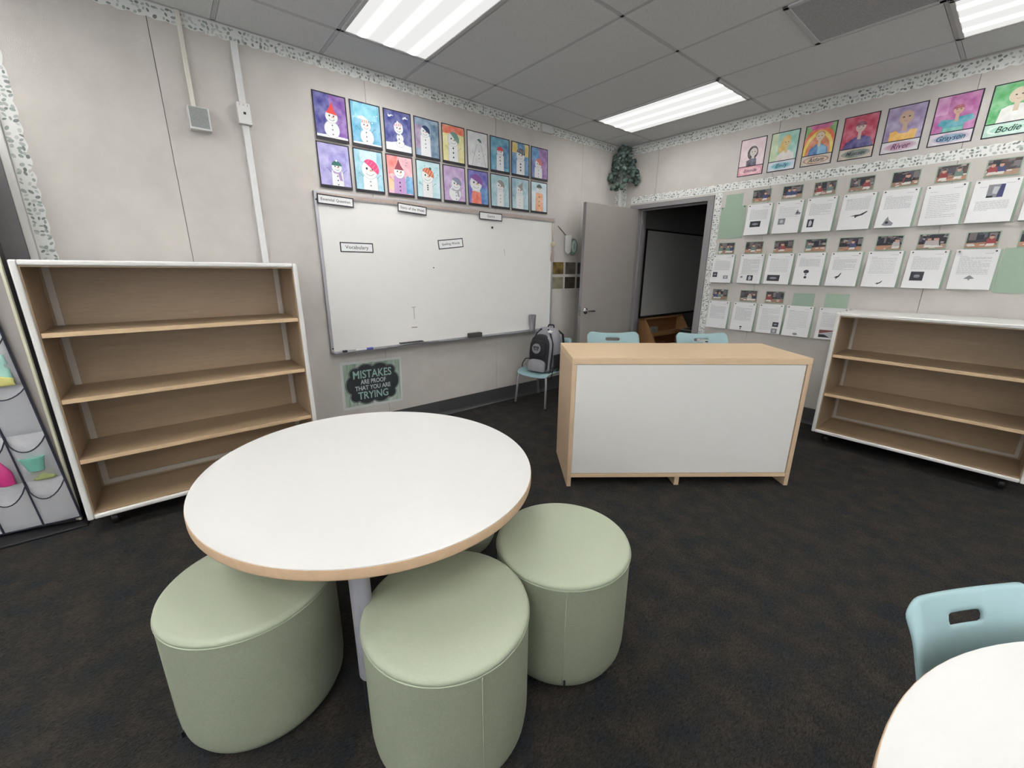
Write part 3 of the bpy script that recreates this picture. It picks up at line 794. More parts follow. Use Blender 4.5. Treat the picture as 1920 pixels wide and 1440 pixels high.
D2 = [
 (dict(bg=[(158,152,204),((140,134,196),(.3,.3,.9,.8))],head=(.56,.46,.16),body='col',cw=.19,hat=(62,112,104),hatt='beanie',scarf=(150,120,176),by=.24,pom=(214,222,222)),'snowman with dark green beanie on lilac'),
 (dict(bg=[(140,190,206),((190,214,222),(.2,.7,.8,1))],head=(.52,.52,.29),body='col',cw=.26,hat=(216,78,124),hatt='beanie',tilt=-.65,stripe=(232,128,156),by=.22),'big-headed snowman with pink beret on pale blue'),
 (dict(bg=[(222,168,176),((222,122,116),(0,.5,.4,1)),((232,192,150),(0,.1,.3,.4)),((96,158,206),(.7,0,1,.5))],head=(.46,.58,.20),body='col',cw=.24,bodyc=(186,150,196),hat=(148,70,84),hatt='cone',by=.3,br=.03,flakes=3,flakem=pm((120,140,190))),'snowman with maroon hat on pink, orange and blue'),
 (dict(bg=[(180,212,218)],head=(.44,.60,.25),body='col',cw=.22,hat=(206,112,90),stripe=(228,190,140),hatt='beanie',tilt=-.45,pom=(70,120,104),by=.34,bs=.06,br=.03,flakes=10,flakem=pm((120,180,192))),'snowman with orange striped cap on pale blue with flakes'),
 (dict(bg=[(176,148,190)],head=(.56,.50,.22),body='ball',ball=(.50,.22,.28),hat=(134,138,164),hatt='beanie',tilt=-.5,scarf=(146,146,156),by=.26),'round snowman with grey blue cap on mauve'),
 (dict(bg=[(96,92,170),((72,116,176),(.6,0,1,.5))],head=(.38,.62,.30),body='col',cw=.2,sweater=(210,104,84),hat=(130,86,150),hatt='beanie',tilt=-.4,by=-1,arms=False),'snowman in red orange sweater with purple hat'),
 (dict(bg=[(152,186,194)],head=(.50,.66,.21),body='col',cw=.19,hat=(146,142,140),hatt='beanie',tilt=-.55,by=.36,br=.022),'snowman with small grey cap on grey teal'),
 (dict(bg=[(156,188,196),((132,166,184),(0,.4,.25,1))],head=(.45,.62,.20),body='col',cw=.23,hat=(150,148,148),hatt='cone',tilt=-.5,by=.32,br=.016),'snowman with grey pointed hat on grey teal'),
 (dict(bg=[(198,214,220),((176,206,214),(0,.7,.6,1))],head=(.50,.78,.17),body='col',cw=.2,sweater=(222,164,128),hat=(84,96,92),hatt='beanie',by=.5,bs=.15,br=.03,arms=False),'snowman in square peach sweater with dark hat, end of row'),
]
rnd = random.Random(3)
for i, (sp_, lb) in enumerate(D1):
    snowman(frame_left(1.116+0.2558*i, 2.448, 0.008, rnd.uniform(-.006,.006)) @ Matrix.Rotation(-0.012-rnd.uniform(0,.03),4,'X'), sp_, 'child\'s drawing, upper row: '+lb)
for i, (sp_, lb) in enumerate(D2):
    snowman(frame_left(1.110+0.2572*i, 2.132, 0.008, rnd.uniform(-.008,.008)) @ Matrix.Rotation(-0.012-rnd.uniform(0,.03),4,'X'), sp_, 'child\'s drawing, lower row: '+lb)

# ================================================================= PORTRAITS
def portrait(x, spec, label):
    t = thing('portrait_drawing', label, 'drawing', T=frame_back(x, 2.464, 0.002), group='crayon portraits over the typed pages')
    w, h = 0.230, 0.325
    f = MB(); f.box((-w/2,-h/2,0),(w/2,h/2,0.0012), BLACKC); f.obj('backing_sheet', t)
    p = Pic(0.0014); x0, x1 = -w/2+.007, w/2-.008
    a0, a1 = -h/2+.088, h/2-.007
    PW, PH = x1-x0, a1-a0
    def cl(pts): return [(min(max(x0+PW*u, x0), x1), min(max(a0+PH*v, a0), a1)) for u, v in pts]
    p.p(rect(x0,a0,x1,a1), pm(spec['bg'], True), .0002)
    for col, pts in spec.get('shapes', []): p.p(cl(pts), pm(col, True))
    hx, hy, hr = spec['head']
    if 'hair' in spec: p.p(cl(spec.get('hairp') or ell(hx, hy, hr*1.3, hr*1.25, 20)), pm(spec['hair'], True))
    p.p(cl(spec.get('torso') or [(hx-.34,0),(hx+.34,0),(hx+.3,.2),(hx+.1,.34),(hx-.1,.34),(hx-.3,.2)]), pm(spec['top'], True))
    for col, pts in spec.get('over', []): p.p(cl(pts), pm(col, True))
    p.p(cl(rect(hx-hr*.35, .26, hx+hr*.35, hy)), pm(spec['skin']))
    p.p(cl(ell(hx, hy, hr, hr*1.05, 22)), pm(spec['skin']))
    if 'cap' in spec: p.p(cl(ell(hx, hy+hr*.3, hr*1.1, hr*.9, 14, 0, 180)), pm(spec['cap'], True))
    for s in (-1, 1): p.p(cl(ell(hx+s*hr*.4, hy+hr*.1, hr*.16, hr*.1, 8)), BLK)
    q = cl([(hx-hr*.3,hy-hr*.5),(hx,hy-hr*.6),(hx+hr*.3,hy-hr*.5)]); p.path(q, .0016, pm((150,70,70)))
    # name strip
    b0, b1 = -h/2+.007, -h/2+.081
    p.p(rect(x0,b0,x1,b1), pm(spec['strip'], True), .0002)
    p.p(ell(0,(b0+b1)/2,PW*.44,(b1-b0)*.40,24), pm(spec['halo'], True))
    p.p(ell(0,(b0+b1)/2,PW*.38,(b1-b0)*.30,24), pm(spec['halo2'], True))
    text_mb(p, spec['txt'], spec.get('ts', .046), 0, (b0+b1)/2, p.z+.0003, pm(spec['ink']), shear=.35, bold=.0006, sx=.95)
    p.obj('painting', t)
PT = [
 (dict(bg=(220,198,202),head=(.55,.50,.15),skin=(206,196,190),hair=(66,62,66),hairp=ell(.52,.48,.22,.26,20),top=(70,68,82),torso=[(.3,0),(.72,0),(.7,.24),(.55,.34),(.42,.24),(.3,.2)],strip=(208,144,156),halo=(224,178,184),halo2=(214,170,176),txt='Emmde',ink=(110,60,84),ts=.04),'pink portrait of a dark-haired figure, first of the portraits'),
 (dict(bg=(150,196,180),head=(.60,.62,.13),skin=(214,190,140),hair=(208,172,96),hairp=[(.4,.2),(.3,.4),(.42,.8),(.62,.9),(.74,.75),(.66,.5),(.6,.2)],top=(214,206,200),shapes=[((188,206,170),[(0,0),(.3,0),(.25,1),(0,1)])],strip=(196,202,210),halo=(170,196,206),halo2=(120,176,190),txt='Emily',ink=(34,86,104)),'mint green portrait of a figure with long yellow hair'),
 (dict(bg=(118,160,96),head=(.52,.60,.14),skin=(212,196,176),hair=(180,120,90),hairp=ell(.52,.66,.16,.12,16),top=(70,110,168),shapes=[((214,108,80),ell(.5,0,.62,.95,24,0,180)),((224,196,84),ell(.5,0,.52,.8,24,0,180)),((200,120,84),ell(.5,0,.42,.66,24,0,180)),((186,84,130),[(.2,.85),(.8,.85),(.9,1),(.1,1)])],over=[((110,170,200),[(.5,0),(.8,0),(.78,.22),(.58,.34),(.5,.3)])],strip=(196,184,172),halo=(150,116,100),halo2=(208,180,150),txt='Aidam',ink=(44,72,92)),'portrait of a figure in blue before a rainbow'),
 (dict(bg=(176,62,84),head=(.52,.64,.15),skin=(200,180,172),cap=(110,50,70),top=(64,58,116),torso=[(.05,0),(.98,0),(.88,.26),(.65,.36),(.4,.34),(.15,.2)],strip=(188,170,154),halo=(124,134,124),halo2=(112,122,114),txt='Mustaev',ink=(60,68,74),ts=.04),'crimson portrait of a bald figure in navy'),
 (dict(bg=(142,126,162),head=(.52,.66,.19),skin=(188,160,140),top=(222,170,78),torso=[(.15,0),(.85,0),(.88,.26),(.7,.28),(.62,.2),(.42,.2),(.3,.3),(.15,.26)],strip=(200,198,200),halo=(188,160,180),halo2=(176,138,160),txt='River',ink=(96,60,90),ts=.052),'mauve portrait of a figure in a yellow top'),
 (dict(bg=(166,92,146),head=(.55,.58,.12),skin=(196,160,140),cap=(150,62,76),top=(64,142,158),torso=[(.25,0),(.75,0),(.76,.18),(.98,.26),(.9,.4),(.6,.38),(.5,.32),(.2,.36),(.1,.22),(.25,.16)],shapes=[((182,120,166),rect(0,.5,.3,1))],over=[((96,170,150),rect(.28,0,.74,.1))],strip=(196,188,196),halo=(176,160,176),halo2=(118,148,170),txt='Grayson',ink=(50,72,100)),'magenta portrait of a figure in a teal shirt'),
 (dict(bg=(92,168,106),head=(.55,.66,.16),skin=(206,190,170),hair=(190,178,150),top=(212,212,206),torso=[(.2,0),(.98,0),(.95,.34),(.65,.44),(.4,.42),(.25,.36)],strip=(176,206,192),halo=(200,218,206),halo2=(160,204,184),txt='Bodie',ink=(44,62,56),ts=.052),'bright green portrait of a figure in white, cut by photo edge'),
]
for x, (sp_, lb) in zip((-1.912,-1.645,-1.376,-1.103,-0.831,-0.560,-0.288), PT):
    portrait(x, sp_, "child's crayon " + lb)

# ================================================================= TYPED PAGES, PHOTOS, GREEN CARDS
PIN = mat('pin_dark', (70, 66, 60), 0.35, metal=0.4)
def pins(t, pts):
    for x, y in pts:
        f = MB(); f.lathe([(0.0035,0.0),(0.0035,0.004),(0.0055,0.006),(0.005,0.010),(0.0,0.011)], PIN, 10, Matrix.Translation((x, y, 0.004)))
        f.obj('push_pin', t, smooth=60)
DK = pm((52,54,60)); GR = pm((130,132,136)); LG = pm((178,180,184)); NV = pm((62,64,104)); RD = pm((120,72,74))
def page(x, z, pics, lines, label, seed, row):
    rnd = random.Random(seed)
    t = thing('typed_page', label, 'paper', T=frame_back(x+0.1075, z-0.14, 0.002, rnd.uniform(-.012,.012)), group='typed pages in the %s row' % row)
    w, h = 0.215, 0.281; cw, ch = 0.230, 0.290
    f = MB(); f.box((-w/2-.002,-ch/2+.002,0),(-w/2+cw-.002,ch/2-.006,0.0012), GREENCARD); f.obj('backing_card', t)
    curl = rnd.uniform(.018,.034)
    def zc(y):       # sheets pinned at the top curl away at the foot
        s = max(0, (h/2-0.02-y)/h); return 0.003 + curl*s**1.4
    p = MB(); p.grid(lambda u,v: (-w/2+w*u, -h/2+h*v, zc(-h/2+h*v)), 2, 12, PAPER); e = .0005
    def quad(x0, y0, x1, y1, m):
        n = max(1, int((y1-y0)/.02))
        for k in range(n):
            ya, yb = y0+(y1-y0)*k/n, y0+(y1-y0)*(k+1)/n
            p.add([(x0,ya,zc(ya)+e),(x1,ya,zc(ya)+e),(x1,yb,zc(yb)+e),(x0,yb,zc(yb)+e)], [(0,1,2,3)], m)
    quad(w*.18, h*.39, w*.38, h*.40, INK); quad(-w*.38, h*.33, -w*.2, h*.34, INK)
    v0, v1, dense = lines; y = h/2-h*v0; step = .0082 if dense else .0125
    while y > h/2-h*v1:
        x_ = -w*.37; end = w*.36 if rnd.random() > .12 else w*rnd.uniform(-.1,.3)
        while x_ < end:
            l = rnd.uniform(.008,.026); quad(x_, y-.0022, min(x_+l,end), y+.0010, INK); x_ += l+.003
        y -= step
    if pics:
        b2 = p
        for q in pics:
            typ, u0_, v0_, u1_, v1_ = q
            xa, xb = -w/2+w*u0_, -w/2+w*u1_; ya, yb = h/2-h*v1_, h/2-h*v0_
            zz = lambda yy, k=0: zc(yy)+e*(1.3+k*.35)
            def poly(pts, m, k=0):
                P = [(xa+(xb-xa)*a, ya+(yb-ya)*c) for a, c in pts]
                b2.add([(a, c, zz(c, k)) for a, c in P], [tuple(range(len(P)))], m)
            if typ == 'dark': poly(rect(0,0,1,1), DK); poly(ell(.5,.5,.3,.18,12), GR, 1)
            elif typ == 'bw': poly(rect(0,0,1,1), DK); poly([(.3,.1),(.7,.2),(.75,.6),(.5,.9),(.25,.7)], LG, 1); poly([(.6,.0),(1,.3),(.8,.5)], DK, 2)
            elif typ == 'grey': poly(rect(0,0,1,1), GR); poly(ell(.5,.5,.25,.3,10), LG, 1)
            elif typ == 'bird': poly([(0,.3),(.3,.5),(.55,.55),(.9,1),(.95,.9),(.7,.4),(.45,.25),(.3,.0),(.28,.3)], DK)
            elif typ == 'blob': poly([(0,.1),(.25,.7),(.4,1),(.55,.6),(1,.25),(.9,0),(.3,0)], GR); poly(ell(.4,.35,.15,.15,8), DK, 1)
            elif typ == 'figure': poly(ell(.5,.78,.45,.2,12), DK); poly(rect(.35,.35,.65,.65), GR, 1); poly(ell(.5,.15,.25,.14,10), DK, 1)
            elif typ == 'umb': poly([(0,.35),(.5,1),(1,.4),(.6,.3),(.5,0),(.42,.3)], GR)
            elif typ == 'navy': poly(rect(0,0,1,1), GR); poly([(.6,0),(1,.0),(1,1),(.75,1)], NV, 1); poly(rect(0,0,.4,.35), DK, 1); poly([(.3,.3),(.6,.25),(.7,.8),(.35,.85)], LG, 2)
            elif typ == 'red': poly(rect(0,0,1,1), LG); poly([(0,.5),(.4,.7),(.9,1),(0,1)], RD, 1); poly([(0,0),(.6,.05),(.3,.4),(0,.4)], DK, 1)
            elif typ == 'small': poly(ell(.5,.5,.5,.5,10), GR)
    p.obj('sheet', t)
    pins(t, [(-w/2+.018, h/2-.014), (w/2-.018, h/2-.014)])
P1 = [(-1.874,[('dark',.2,.55,.64,.74)],(.2,.5,True),'with wide dark picture at lower left'),
      (-1.621,[('grey',.17,.53,.44,.72),('blob',.76,.28,.97,.44)],(.22,.5,False),'with grey square and small cone pictures'),
      (-1.375,[('bw',.14,.62,.36,.86)],(.2,.52,True),'with tall black and white picture at lower left'),
      (-1.117,[('bird',.33,.5,.88,.68)],(.14,.46,True),'with flying bird picture'),
      (-0.866,[('blob',.2,.7,.52,.95)],(.2,.52,True),'with grey heap picture at the foot'),
      (-0.611,[],(.26,.80,False),'filled with long list of lines and no picture'),
      (-0.364,[('navy',.32,.12,.68,.42)],(.5,.72,True),'with navy and grey picture at its head'),
      (-0.114,[],(.2,.6,True),'cut by the right edge of the photo')]
for i, (x, pc, ln_, lb) in enumerate(P1): page(x, 2.032, pc, ln_, 'white typed page in top row '+lb, 10+i, 'top')
P2 = [(-2.150,[('dark',.1,.62,.32,.80),('grey',.62,.74,.84,.86)],(.22,.55,True),'beside doorway with two small pictures'),
      (-1.872,[('bw',.42,.72,.68,.90),('small',.12,.75,.24,.82)],(.18,.68,True),'with black and white picture at bottom centre'),
      (-1.622,[('dark',.12,.70,.62,.90)],(.18,.62,False),'with wide black picture along the foot'),
      (-1.376,[('figure',.33,.52,.55,.80)],(.2,.42,True),'with small dark figure picture'),
      (-1.120,[('bird',.25,.60,.48,.82)],(.22,.52,True),'with small bird picture at lower left'),
      (-0.867,[('bird',.40,.82,.62,.94)],(.2,.62,False),'with tiny bird picture at the foot'),
      (-0.614,[('dark',.17,.56,.52,.80)],(.2,.52,True),'with dark square picture at lower left'),
      (-0.362,[('umb',.34,.64,.60,.78)],(.2,.62,True),'with grey umbrella shape, last before the green card')]
for i, (x, pc, ln_, lb) in enumerate(P2): page(x, 1.572, pc, ln_, 'white typed page in middle row '+lb, 30+i, 'middle')
P3 = [(-2.131,[],(.2,.66,True),'beside doorway without a picture'),
      (-1.871,[('figure',.42,.84,.56,.96)],(.2,.64,True),'with one tiny figure at the foot'),
      (-1.622,[('dark',.66,.60,.90,.76),('grey',.64,.82,.88,.98)],(.16,.90,False),'with two square pictures at lower right'),
      (-1.384,[('small',.42,.88,.60,.96)],(.18,.80,False),'with small picture at bottom centre'),
      (-1.122,[('red',.14,.70,.80,.94)],(.18,.60,False),'with dark red picture, partly behind the bookcase')]
for i, (x, pc, ln_, lb) in enumerate(P3): page(x, 1.099, pc, ln_, 'white typed page in bottom row '+lb, 50+i, 'bottom')

def small_photo(x, z, k, label, row):
    rnd = random.Random(k)
    t = thing('snapshot', label, 'photo', T=frame_back(x+0.078, z-0.052, 0.002, rnd.uniform(-.015,.015)), group='small classroom photos in the %s row' % row)
    w, h = 0.152, 0.102
    f = MB(); f.box((-.083,-.059,0),(.083,.057,.001), GREENCARD); f.obj('backing_card', t)
    p = Pic(0.0016); darks = [(58,54,60),(72,66,68),(48,50,56),(84,74,72)]
    def c(pts): return [(min(max(a,-w/2),w/2), min(max(b_,-h/2),h/2)) for a,b_ in pts]
    p.p(rect(-w/2,-h/2,w/2,h/2), pm(rnd.choice(darks), False))
    for _ in range(16):
        a, b2, l = rnd.uniform(-w/2,w/2), rnd.uniform(-.01,h/2), rnd.uniform(.006,.018)
        p.p(c([(a-l,b2-l*.5),(a+l*.8,b2-l*.7),(a+l,b2+l*.4),(a-l*.5,b2+l*.6)]), pm(rnd.choice([(120,112,110),(72,70,80),(160,152,146),(54,52,58),(104,84,80),(90,98,104)])))
    for _ in range(4):
        a = rnd.uniform(-w/2, w/2); p.p(c(rect(a-.018, 0.0, a+.018, h/2-rnd.uniform(0,.02))), pm(rnd.choice([(88,84,92),(112,104,104),(52,56,66),(120,114,116)])))
    p.p(c([(-w/2,-h/2),(w/2,-h/2),(w/2,-h*.12-rnd.uniform(0,.01)),(-w/2,-h*.2)]), pm(rnd.choice([(176,132,108),(168,140,122),(150,120,104)])))
    for _ in range(7):
        a, b2, l = rnd.uniform(-w/2,w/2), rnd.uniform(-h/2,-.018), rnd.uniform(.008,.020)
        p.p(c([(a-l,b2-l*.3),(a+l,b2-l*.2),(a+l*.7,b2+l*.4),(a-l*.8,b2+l*.3)]), pm(rnd.choice([(200,198,190),(186,150,128),(150,112,96),(120,134,118),(214,212,206)])))
    for _ in range(rnd.choice([1,2,2,3])):
        a = rnd.uniform(-w*.36, w*.36); top = rnd.choice([(146,72,72),(74,80,116),(176,170,168),(60,60,66),(108,128,120)])
        p.p(c([(a-.026,-.03),(a+.026,-.03),(a+.018,.008),(a-.018,.008)]), pm(top))
        p.p(c(ell(a,.016,.011,.013,12)), pm((190,150,132))); p.p(c(ell(a,.023,.012,.009,10,0,180)), pm((70,56,52)))
        p.p(c([(a-.024,-.044),(a+.016,-.042),(a+.02,-.026),(a-.018,-.026)]), pm((206,206,198)))
    p.obj('photo_print', t)
PH = [('top', 2.158, [(-1.846,'over the page with wide dark picture'),(-1.588,'over the grey square and cone page'),(-1.343,'over the page with tall black and white picture'),(-1.092,'over the flying bird page'),(-0.826,'over the page with the grey heap'),(-0.577,'over the page with no picture'),(-0.331,'over the page with navy picture')]),
      ('middle', 1.688, [(-2.108,'nearest the doorway over the two-picture page'),(-1.842,'second from the doorway'),(-1.584,'third from the doorway'),(-1.330,'over the small dark figure page'),(-1.081,'over the small bird page'),(-0.832,'over the tiny bird page'),(-0.583,'over the dark square page'),(-0.328,'over the umbrella page'),(-0.077,'over the big green card at the photo edge')]),
      ('bottom', 1.220, [(-2.107,'nearest the doorway'),(-1.822,'second from the doorway'),(-1.583,'third from the doorway')])]
k = 100
for row, z, lst in PH:
    for x, lb in lst:
        k += 1; small_photo(x, z, k, 'small photo, children at desks, %s row, %s' % (row, lb), row)
def card(x, z, w, h, label, pn=False):
    t = thing('green_card', label, 'card', T=frame_back(x+w/2, z-h/2, 0.002), group='blank green cards on the wall')
    f = MB(); f.box((-w/2,-h/2,0),(w/2,h/2,.001), GREENCARD); f.obj('card_sheet', t)
    if pn: pins(t, [(-w/2+.014,h/2-.012),(w/2-.014,h/2-.012)])
card(-2.135, 2.036, .243, .304, 'large blank sage green card beside the doorway in the top row', True)
card(-2.100, 2.150, .163, .116, 'small blank green card above the large green card by the doorway')
card(-0.130, 1.577, .243, .304, 'large blank green card in the middle row at the right photo edge')
card(-1.350, 1.216, .170, .122, 'small blank green card above the fourth page in bottom row')
card(-1.100, 1.222, .170, .124, 'small blank green card just above the bookcase corner')

# ================================================================= PLANT IN THE CORNER
t = thing('hanging_foliage', 'bunch of dark green artificial leaves hung in the ceiling corner', 'plant', loc=(-3.30, YB-0.13, 2.78))
rnd = random.Random(12)
LF = [mat('leaf_dark',(58,76,70),0.5), mat('leaf_mid',(74,94,86),0.5), mat('leaf_grey',(96,112,108),0.5)]
f = MB(); st = MB()
stems = []
for k in range(16):
    a = rnd.uniform(-2.6, 0.9); ln_ = rnd.uniform(.12,.21); pts = []
    for j in range(6):
        s = j/5; pts.append(Vector((cos(a)*ln_*s*.95, sin(a)*ln_*s*0.75-.02, -.01 - s*s*rnd.uniform(.20,.38) - .05*s)))
    pts = [Vector((max(-.095,q.x), min(.10,q.y), q.z)) for q in pts]
    st.tube([tuple(q) for q in pts], .0025, mat('stem_green',(70,82,66),.7), 5)
    for j in range(6):
        for s_ in (-1, 1):
            q = pts[j]; d_ = Vector((rnd.uniform(-1,1), rnd.uniform(-1,.6), rnd.uniform(-.8,.3))).normalized()
            c_ = q + d_*.034; n_ = Vector((rnd.uniform(-.3,1), -1, rnd.uniform(-.4,.6))).normalized()
            b_ = n_.cross(d_).normalized(); d2_ = b_.cross(n_)
            L_, W_ = rnd.uniform(.028,.040), rnd.uniform(.020,.027)
            vs = [c_ + d2_*L_*cos(w_) + b_*W_*sin(w_) + n_*(-.006*cos(w_)**2) for w_ in [2*pi*i/10 for i in range(10)]]
            vs = [Vector((max(-.105,v.x), min(.115,v.y), v.z)) for v in vs] + [Vector((max(-.105,c_.x), min(.115,c_.y), c_.z)) + n_*.004]
            f.add([tuple(v) for v in vs], [(i,(i+1) % 10,10) for i in range(10)], rnd.choice(LF))
st.obj('stem', t); f.obj('leaves', t, smooth=180, solid=.0008)

# ================================================================= BOOKCASES
def bookcase(name_label, T, Wb, Hb, D, shelf_z, bottom=0.10, kb=0.72, sw=.028):
    """local: x across, y depth (front at 0, back at D), z up"""
    t = thing('bookcase', name_label, 'bookcase', T=T)
    th = 0.026; lt = 0.006
    H0 = bottom
    f = MB()
    f.box((0, 0, H0), (th, D, Hb), WHITE); f.box((Wb-th, 0, H0), (Wb, D, Hb), WHITE)
    f.box((th-.0005, 0.0, H0), (Wb-th+.0005, D, H0+th), WHITE); f.box((th-.0005, 0.0, Hb-th), (Wb-th+.0005, D, Hb), WHITE)
    f.obj('case', t, bevel=0.008, seg=3)
    # wood lining inside the case
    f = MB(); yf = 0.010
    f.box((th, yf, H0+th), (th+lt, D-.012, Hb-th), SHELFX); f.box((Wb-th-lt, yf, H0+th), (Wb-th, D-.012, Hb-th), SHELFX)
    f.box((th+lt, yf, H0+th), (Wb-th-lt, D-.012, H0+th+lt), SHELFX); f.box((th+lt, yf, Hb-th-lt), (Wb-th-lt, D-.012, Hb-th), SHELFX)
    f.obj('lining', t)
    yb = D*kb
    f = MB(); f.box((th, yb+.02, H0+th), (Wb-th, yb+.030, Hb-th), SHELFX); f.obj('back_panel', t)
    f = MB(); s = sw; q_ = .012
    x0, x1, z0, z1 = th+lt, Wb-th-lt, H0+th+lt, Hb-th-lt
    for lo, hi in (((x0+q_, yb+.014, z0+q_), (x0+q_+s, yb+.0205, z1)), ((x1-s-q_, yb+.014, z0+q_), (x1-q_, yb+.0205, z1)), ((x0+q_, yb+.0145, z0+q_), (x1-q_, yb+.0205, z0+s+q_))):
        f.box(lo, hi, STRIP)
    f.obj('inner_trim', t)
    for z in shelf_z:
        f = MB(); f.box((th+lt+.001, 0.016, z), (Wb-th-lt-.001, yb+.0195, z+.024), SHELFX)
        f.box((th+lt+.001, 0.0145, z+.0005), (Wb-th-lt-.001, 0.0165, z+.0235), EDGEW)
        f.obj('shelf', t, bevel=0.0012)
    for x in (0.09, Wb-0.09):
        for y in (0.10, D-0.06):
            c = MB()
            c.box((x-.035, y-.03, bottom-.012), (x+.035, y+.03, bottom), BLACKP)
            c.lathe([(.012,-.016),(.034,-.014),(.036,-.008),(.036,.008),(.034,.014),(.012,.016)], BLACKP, 24, Matrix.Translation((x, y+.012, .036)) @ Matrix.Rotation(pi/2,4,'Y'))
            c.box((x-.022, y-.012, .03), (x-.018, y+.03, bottom-.01), BLACKP); c.box((x+.018, y-.012, .03), (x+.022, y+.03, bottom-.01), BLACKP)
            c.obj('caster', t)
    return t
def basis(o, xd, yd):
    xd = Vector(xd).normalized(); yd = Vector(yd).normalized(); z = Vector((0,0,1))
    m = Matrix((xd, yd, z)).transposed().to_4x4(); m.translation = Vector(o); return m
bookcase('tall empty white and maple bookcase with three shelves beside the hanging pockets', basis((-2.90, -0.528, 0), (0,1,0), (-1,0,0)), 1.183, 1.438, 0.485, [1.077, .744, .416])
bookcase('lower empty white and maple bookcase with two shelves under the typed pages', basis((-0.885, 4.045, 0), (1,0,0), (0,1,0)), 1.168, 1.101, 0.48, [.745, .420], kb=.84, sw=.020)

# ================================================================= DESK
dO = Vector((-1.672, 1.867, 0)); dR = Vector((-0.733, 3.057, 0))
dx_ = (dR-dO).normalized(); dW = (dR-dO).length; dy_ = Vector((-dx_.y, dx_.x, 0))
t = thing('desk', 'maple counter desk with large white front panel standing in mid room', 'desk', T=basis(dO, dx_, dy_))
DH, DD, st_ = .886, .545, .028
f = MB(); f.box((0,0,DH-.040),(dW,DD,DH), DESKW); f.obj('top', t, bevel=0.0015)
for x0 in (0, dW-st_):
    f = MB(); f.box((x0,0,0),(x0+st_,DD,DH-.0405), DESKV); f.obj('side_panel', t, bevel=0.0015)
f = MB(); f.box((st_+.0015,.004,.096),(dW-st_-.0055,.0115,DH-.043), WHITE); f.obj('front_panel', t, bevel=0.0015)
f = MB(); f.box((st_+.0002,.012,.0935),(dW-st_-.0002,.0235,DH-.0405), BLACKP); f.obj('panel_gap_shade', t)  # black sheet put in as the shade in the gap beside the panel
f = MB(); f.box((st_,.002,.066),(dW-st_,.5,.093), DESKW); f.obj('bottom_shelf', t, bevel=0.0015)
f = MB(); f.box((dW/2-.022,.012,0),(dW/2+.010,.46,.066), DESKV); f.obj('centre_foot', t, bevel=0.0015)
f = MB(); f.box((dW/2-.013,.03,.094),(dW/2+.013,.5,DH-.041), DESKV); f.obj('divider', t)
f = MB(); f.box((st_,.03,.47),(dW/2-.013,.48,.49), DESKW); f.box((dW/2+.013,.03,.47),(dW-st_,.48,.49), DESKW); f.obj('inner_shelf', t)

# ================================================================= CHAIRS
def make_chair(label):
    """stacking chair facing -y (local), seat centre at origin, shell of pale blue plastic"""
    t = thing('stacking_chair', label, 'chair', loc=(0,0,0))
    NU, NV = 22, 16
    hw = .228
    def back(u, v):
        a = (u-.5)*2
        w = hw*(.975+.025*v) + .002
        z = .50 + (.345)*v
        top = max(0, (v-.55)/.45)
        z += top*(.014*a*a - .010*(1-a*a)) - (.040*max(0,(abs(a)-.80)/.20)**2.2)*top
        z += (.05*max(0,(abs(a)-.8)/.2)**2)*max(0,(.2-v)/.2)
        y = .205 + .075*v - .038*a*a*(1-.25*v) + .012*v*v + .012*max(0,(v-.85)/.15)
        return (a*w, y, z)
    skip = lambda i, j: (8 <= i <= 13) and (j == 13)
    f = MB(); f.grid(back, NU, NV, SHELL, skip)
    f.obj('backrest', t, smooth=180, solid=.011, subsurf=1)
    def seat(u, v):
        a = (u-.5)*2; s = (v-.5)*2     # s=-1 front
        r = 1-.10*max(0,(abs(s)-.6)/.4)**2
        x = a*.225*r
        y = s*.215 * (1-.06*a*a)
        z = .452 - .018*(1-a*a)*(1-.4*s*s) + .006*a*a
        if s < -.7: z -= .045*((-s-.7)/.3)**1.6
        if s > .6: z += .075*((s-.6)/.4)**1.8; y = y + .01
        return (x, y, z)
    f = MB(); f.grid(seat, 16, 16, SHELL); f.obj('seat', t, smooth=180, solid=.011, subsurf=1)
    # bracket strips joining seat and back at the sides
    for s in (-1, 1):
        f = MB(); f.tube([(s*.175,.15,.435),(s*.178,.215,.475),(s*.180,.222,.56),(s*.178,.235,.64)], .010, STEEL, 10)
        f.obj('back_support', t, smooth=180)
    for sx_, fr in ((-1,1),(1,1),(-1,-1),(1,-1)):
        f = MB()
        if fr > 0: f.tube([(sx_*.13,-.12,.432),(sx_*.165,-.165,.428),(sx_*.188,-.178,.405),(sx_*.197,-.185,.34),(sx_*.212,-.212,.0165)], .0125, STEEL, 12)
        else: f.tube([(sx_*.13,.12,.432),(sx_*.165,.165,.428),(sx_*.185,.178,.40),(sx_*.195,.195,.33),(sx_*.212,.245,.0165)], .0125, STEEL, 12)
        l = f.obj('leg', t, smooth=180)
        g = MB(); y_ = -.2125 if fr > 0 else .246
        g.lathe([(.013,0.0),(.0165,.003),(.0165,.022),(.0135,.028)], BLACKP, 14, Matrix.Translation((sx_*.212, y_, 0)))
        g.obj('foot_glide', l, smooth=40)
    f = MB(); f.tube([(-.17,-.16,.427),(-.17,.16,.427)], .010, STEEL, 8); f.tube([(.17,-.16,.427),(.17,.16,.427)], .010, STEEL, 8)
    f.tube([(-.17,0,.427),(.17,0,.427)], .010, STEEL, 8)
    f.obj('under_frame', t, smooth=180)
    return t
def place(o, x, y, rz, s=(1,1,1)):
    o.location = (x, y, 0); o.rotation_euler = (0,0,rz); o.scale = s
c0 = make_chair('pale blue plastic chair behind the desk, nearer to the backpack')
dn = math.atan2(dx_.y, dx_.x)       # desk direction; chairs face the desk (local -y towards it)
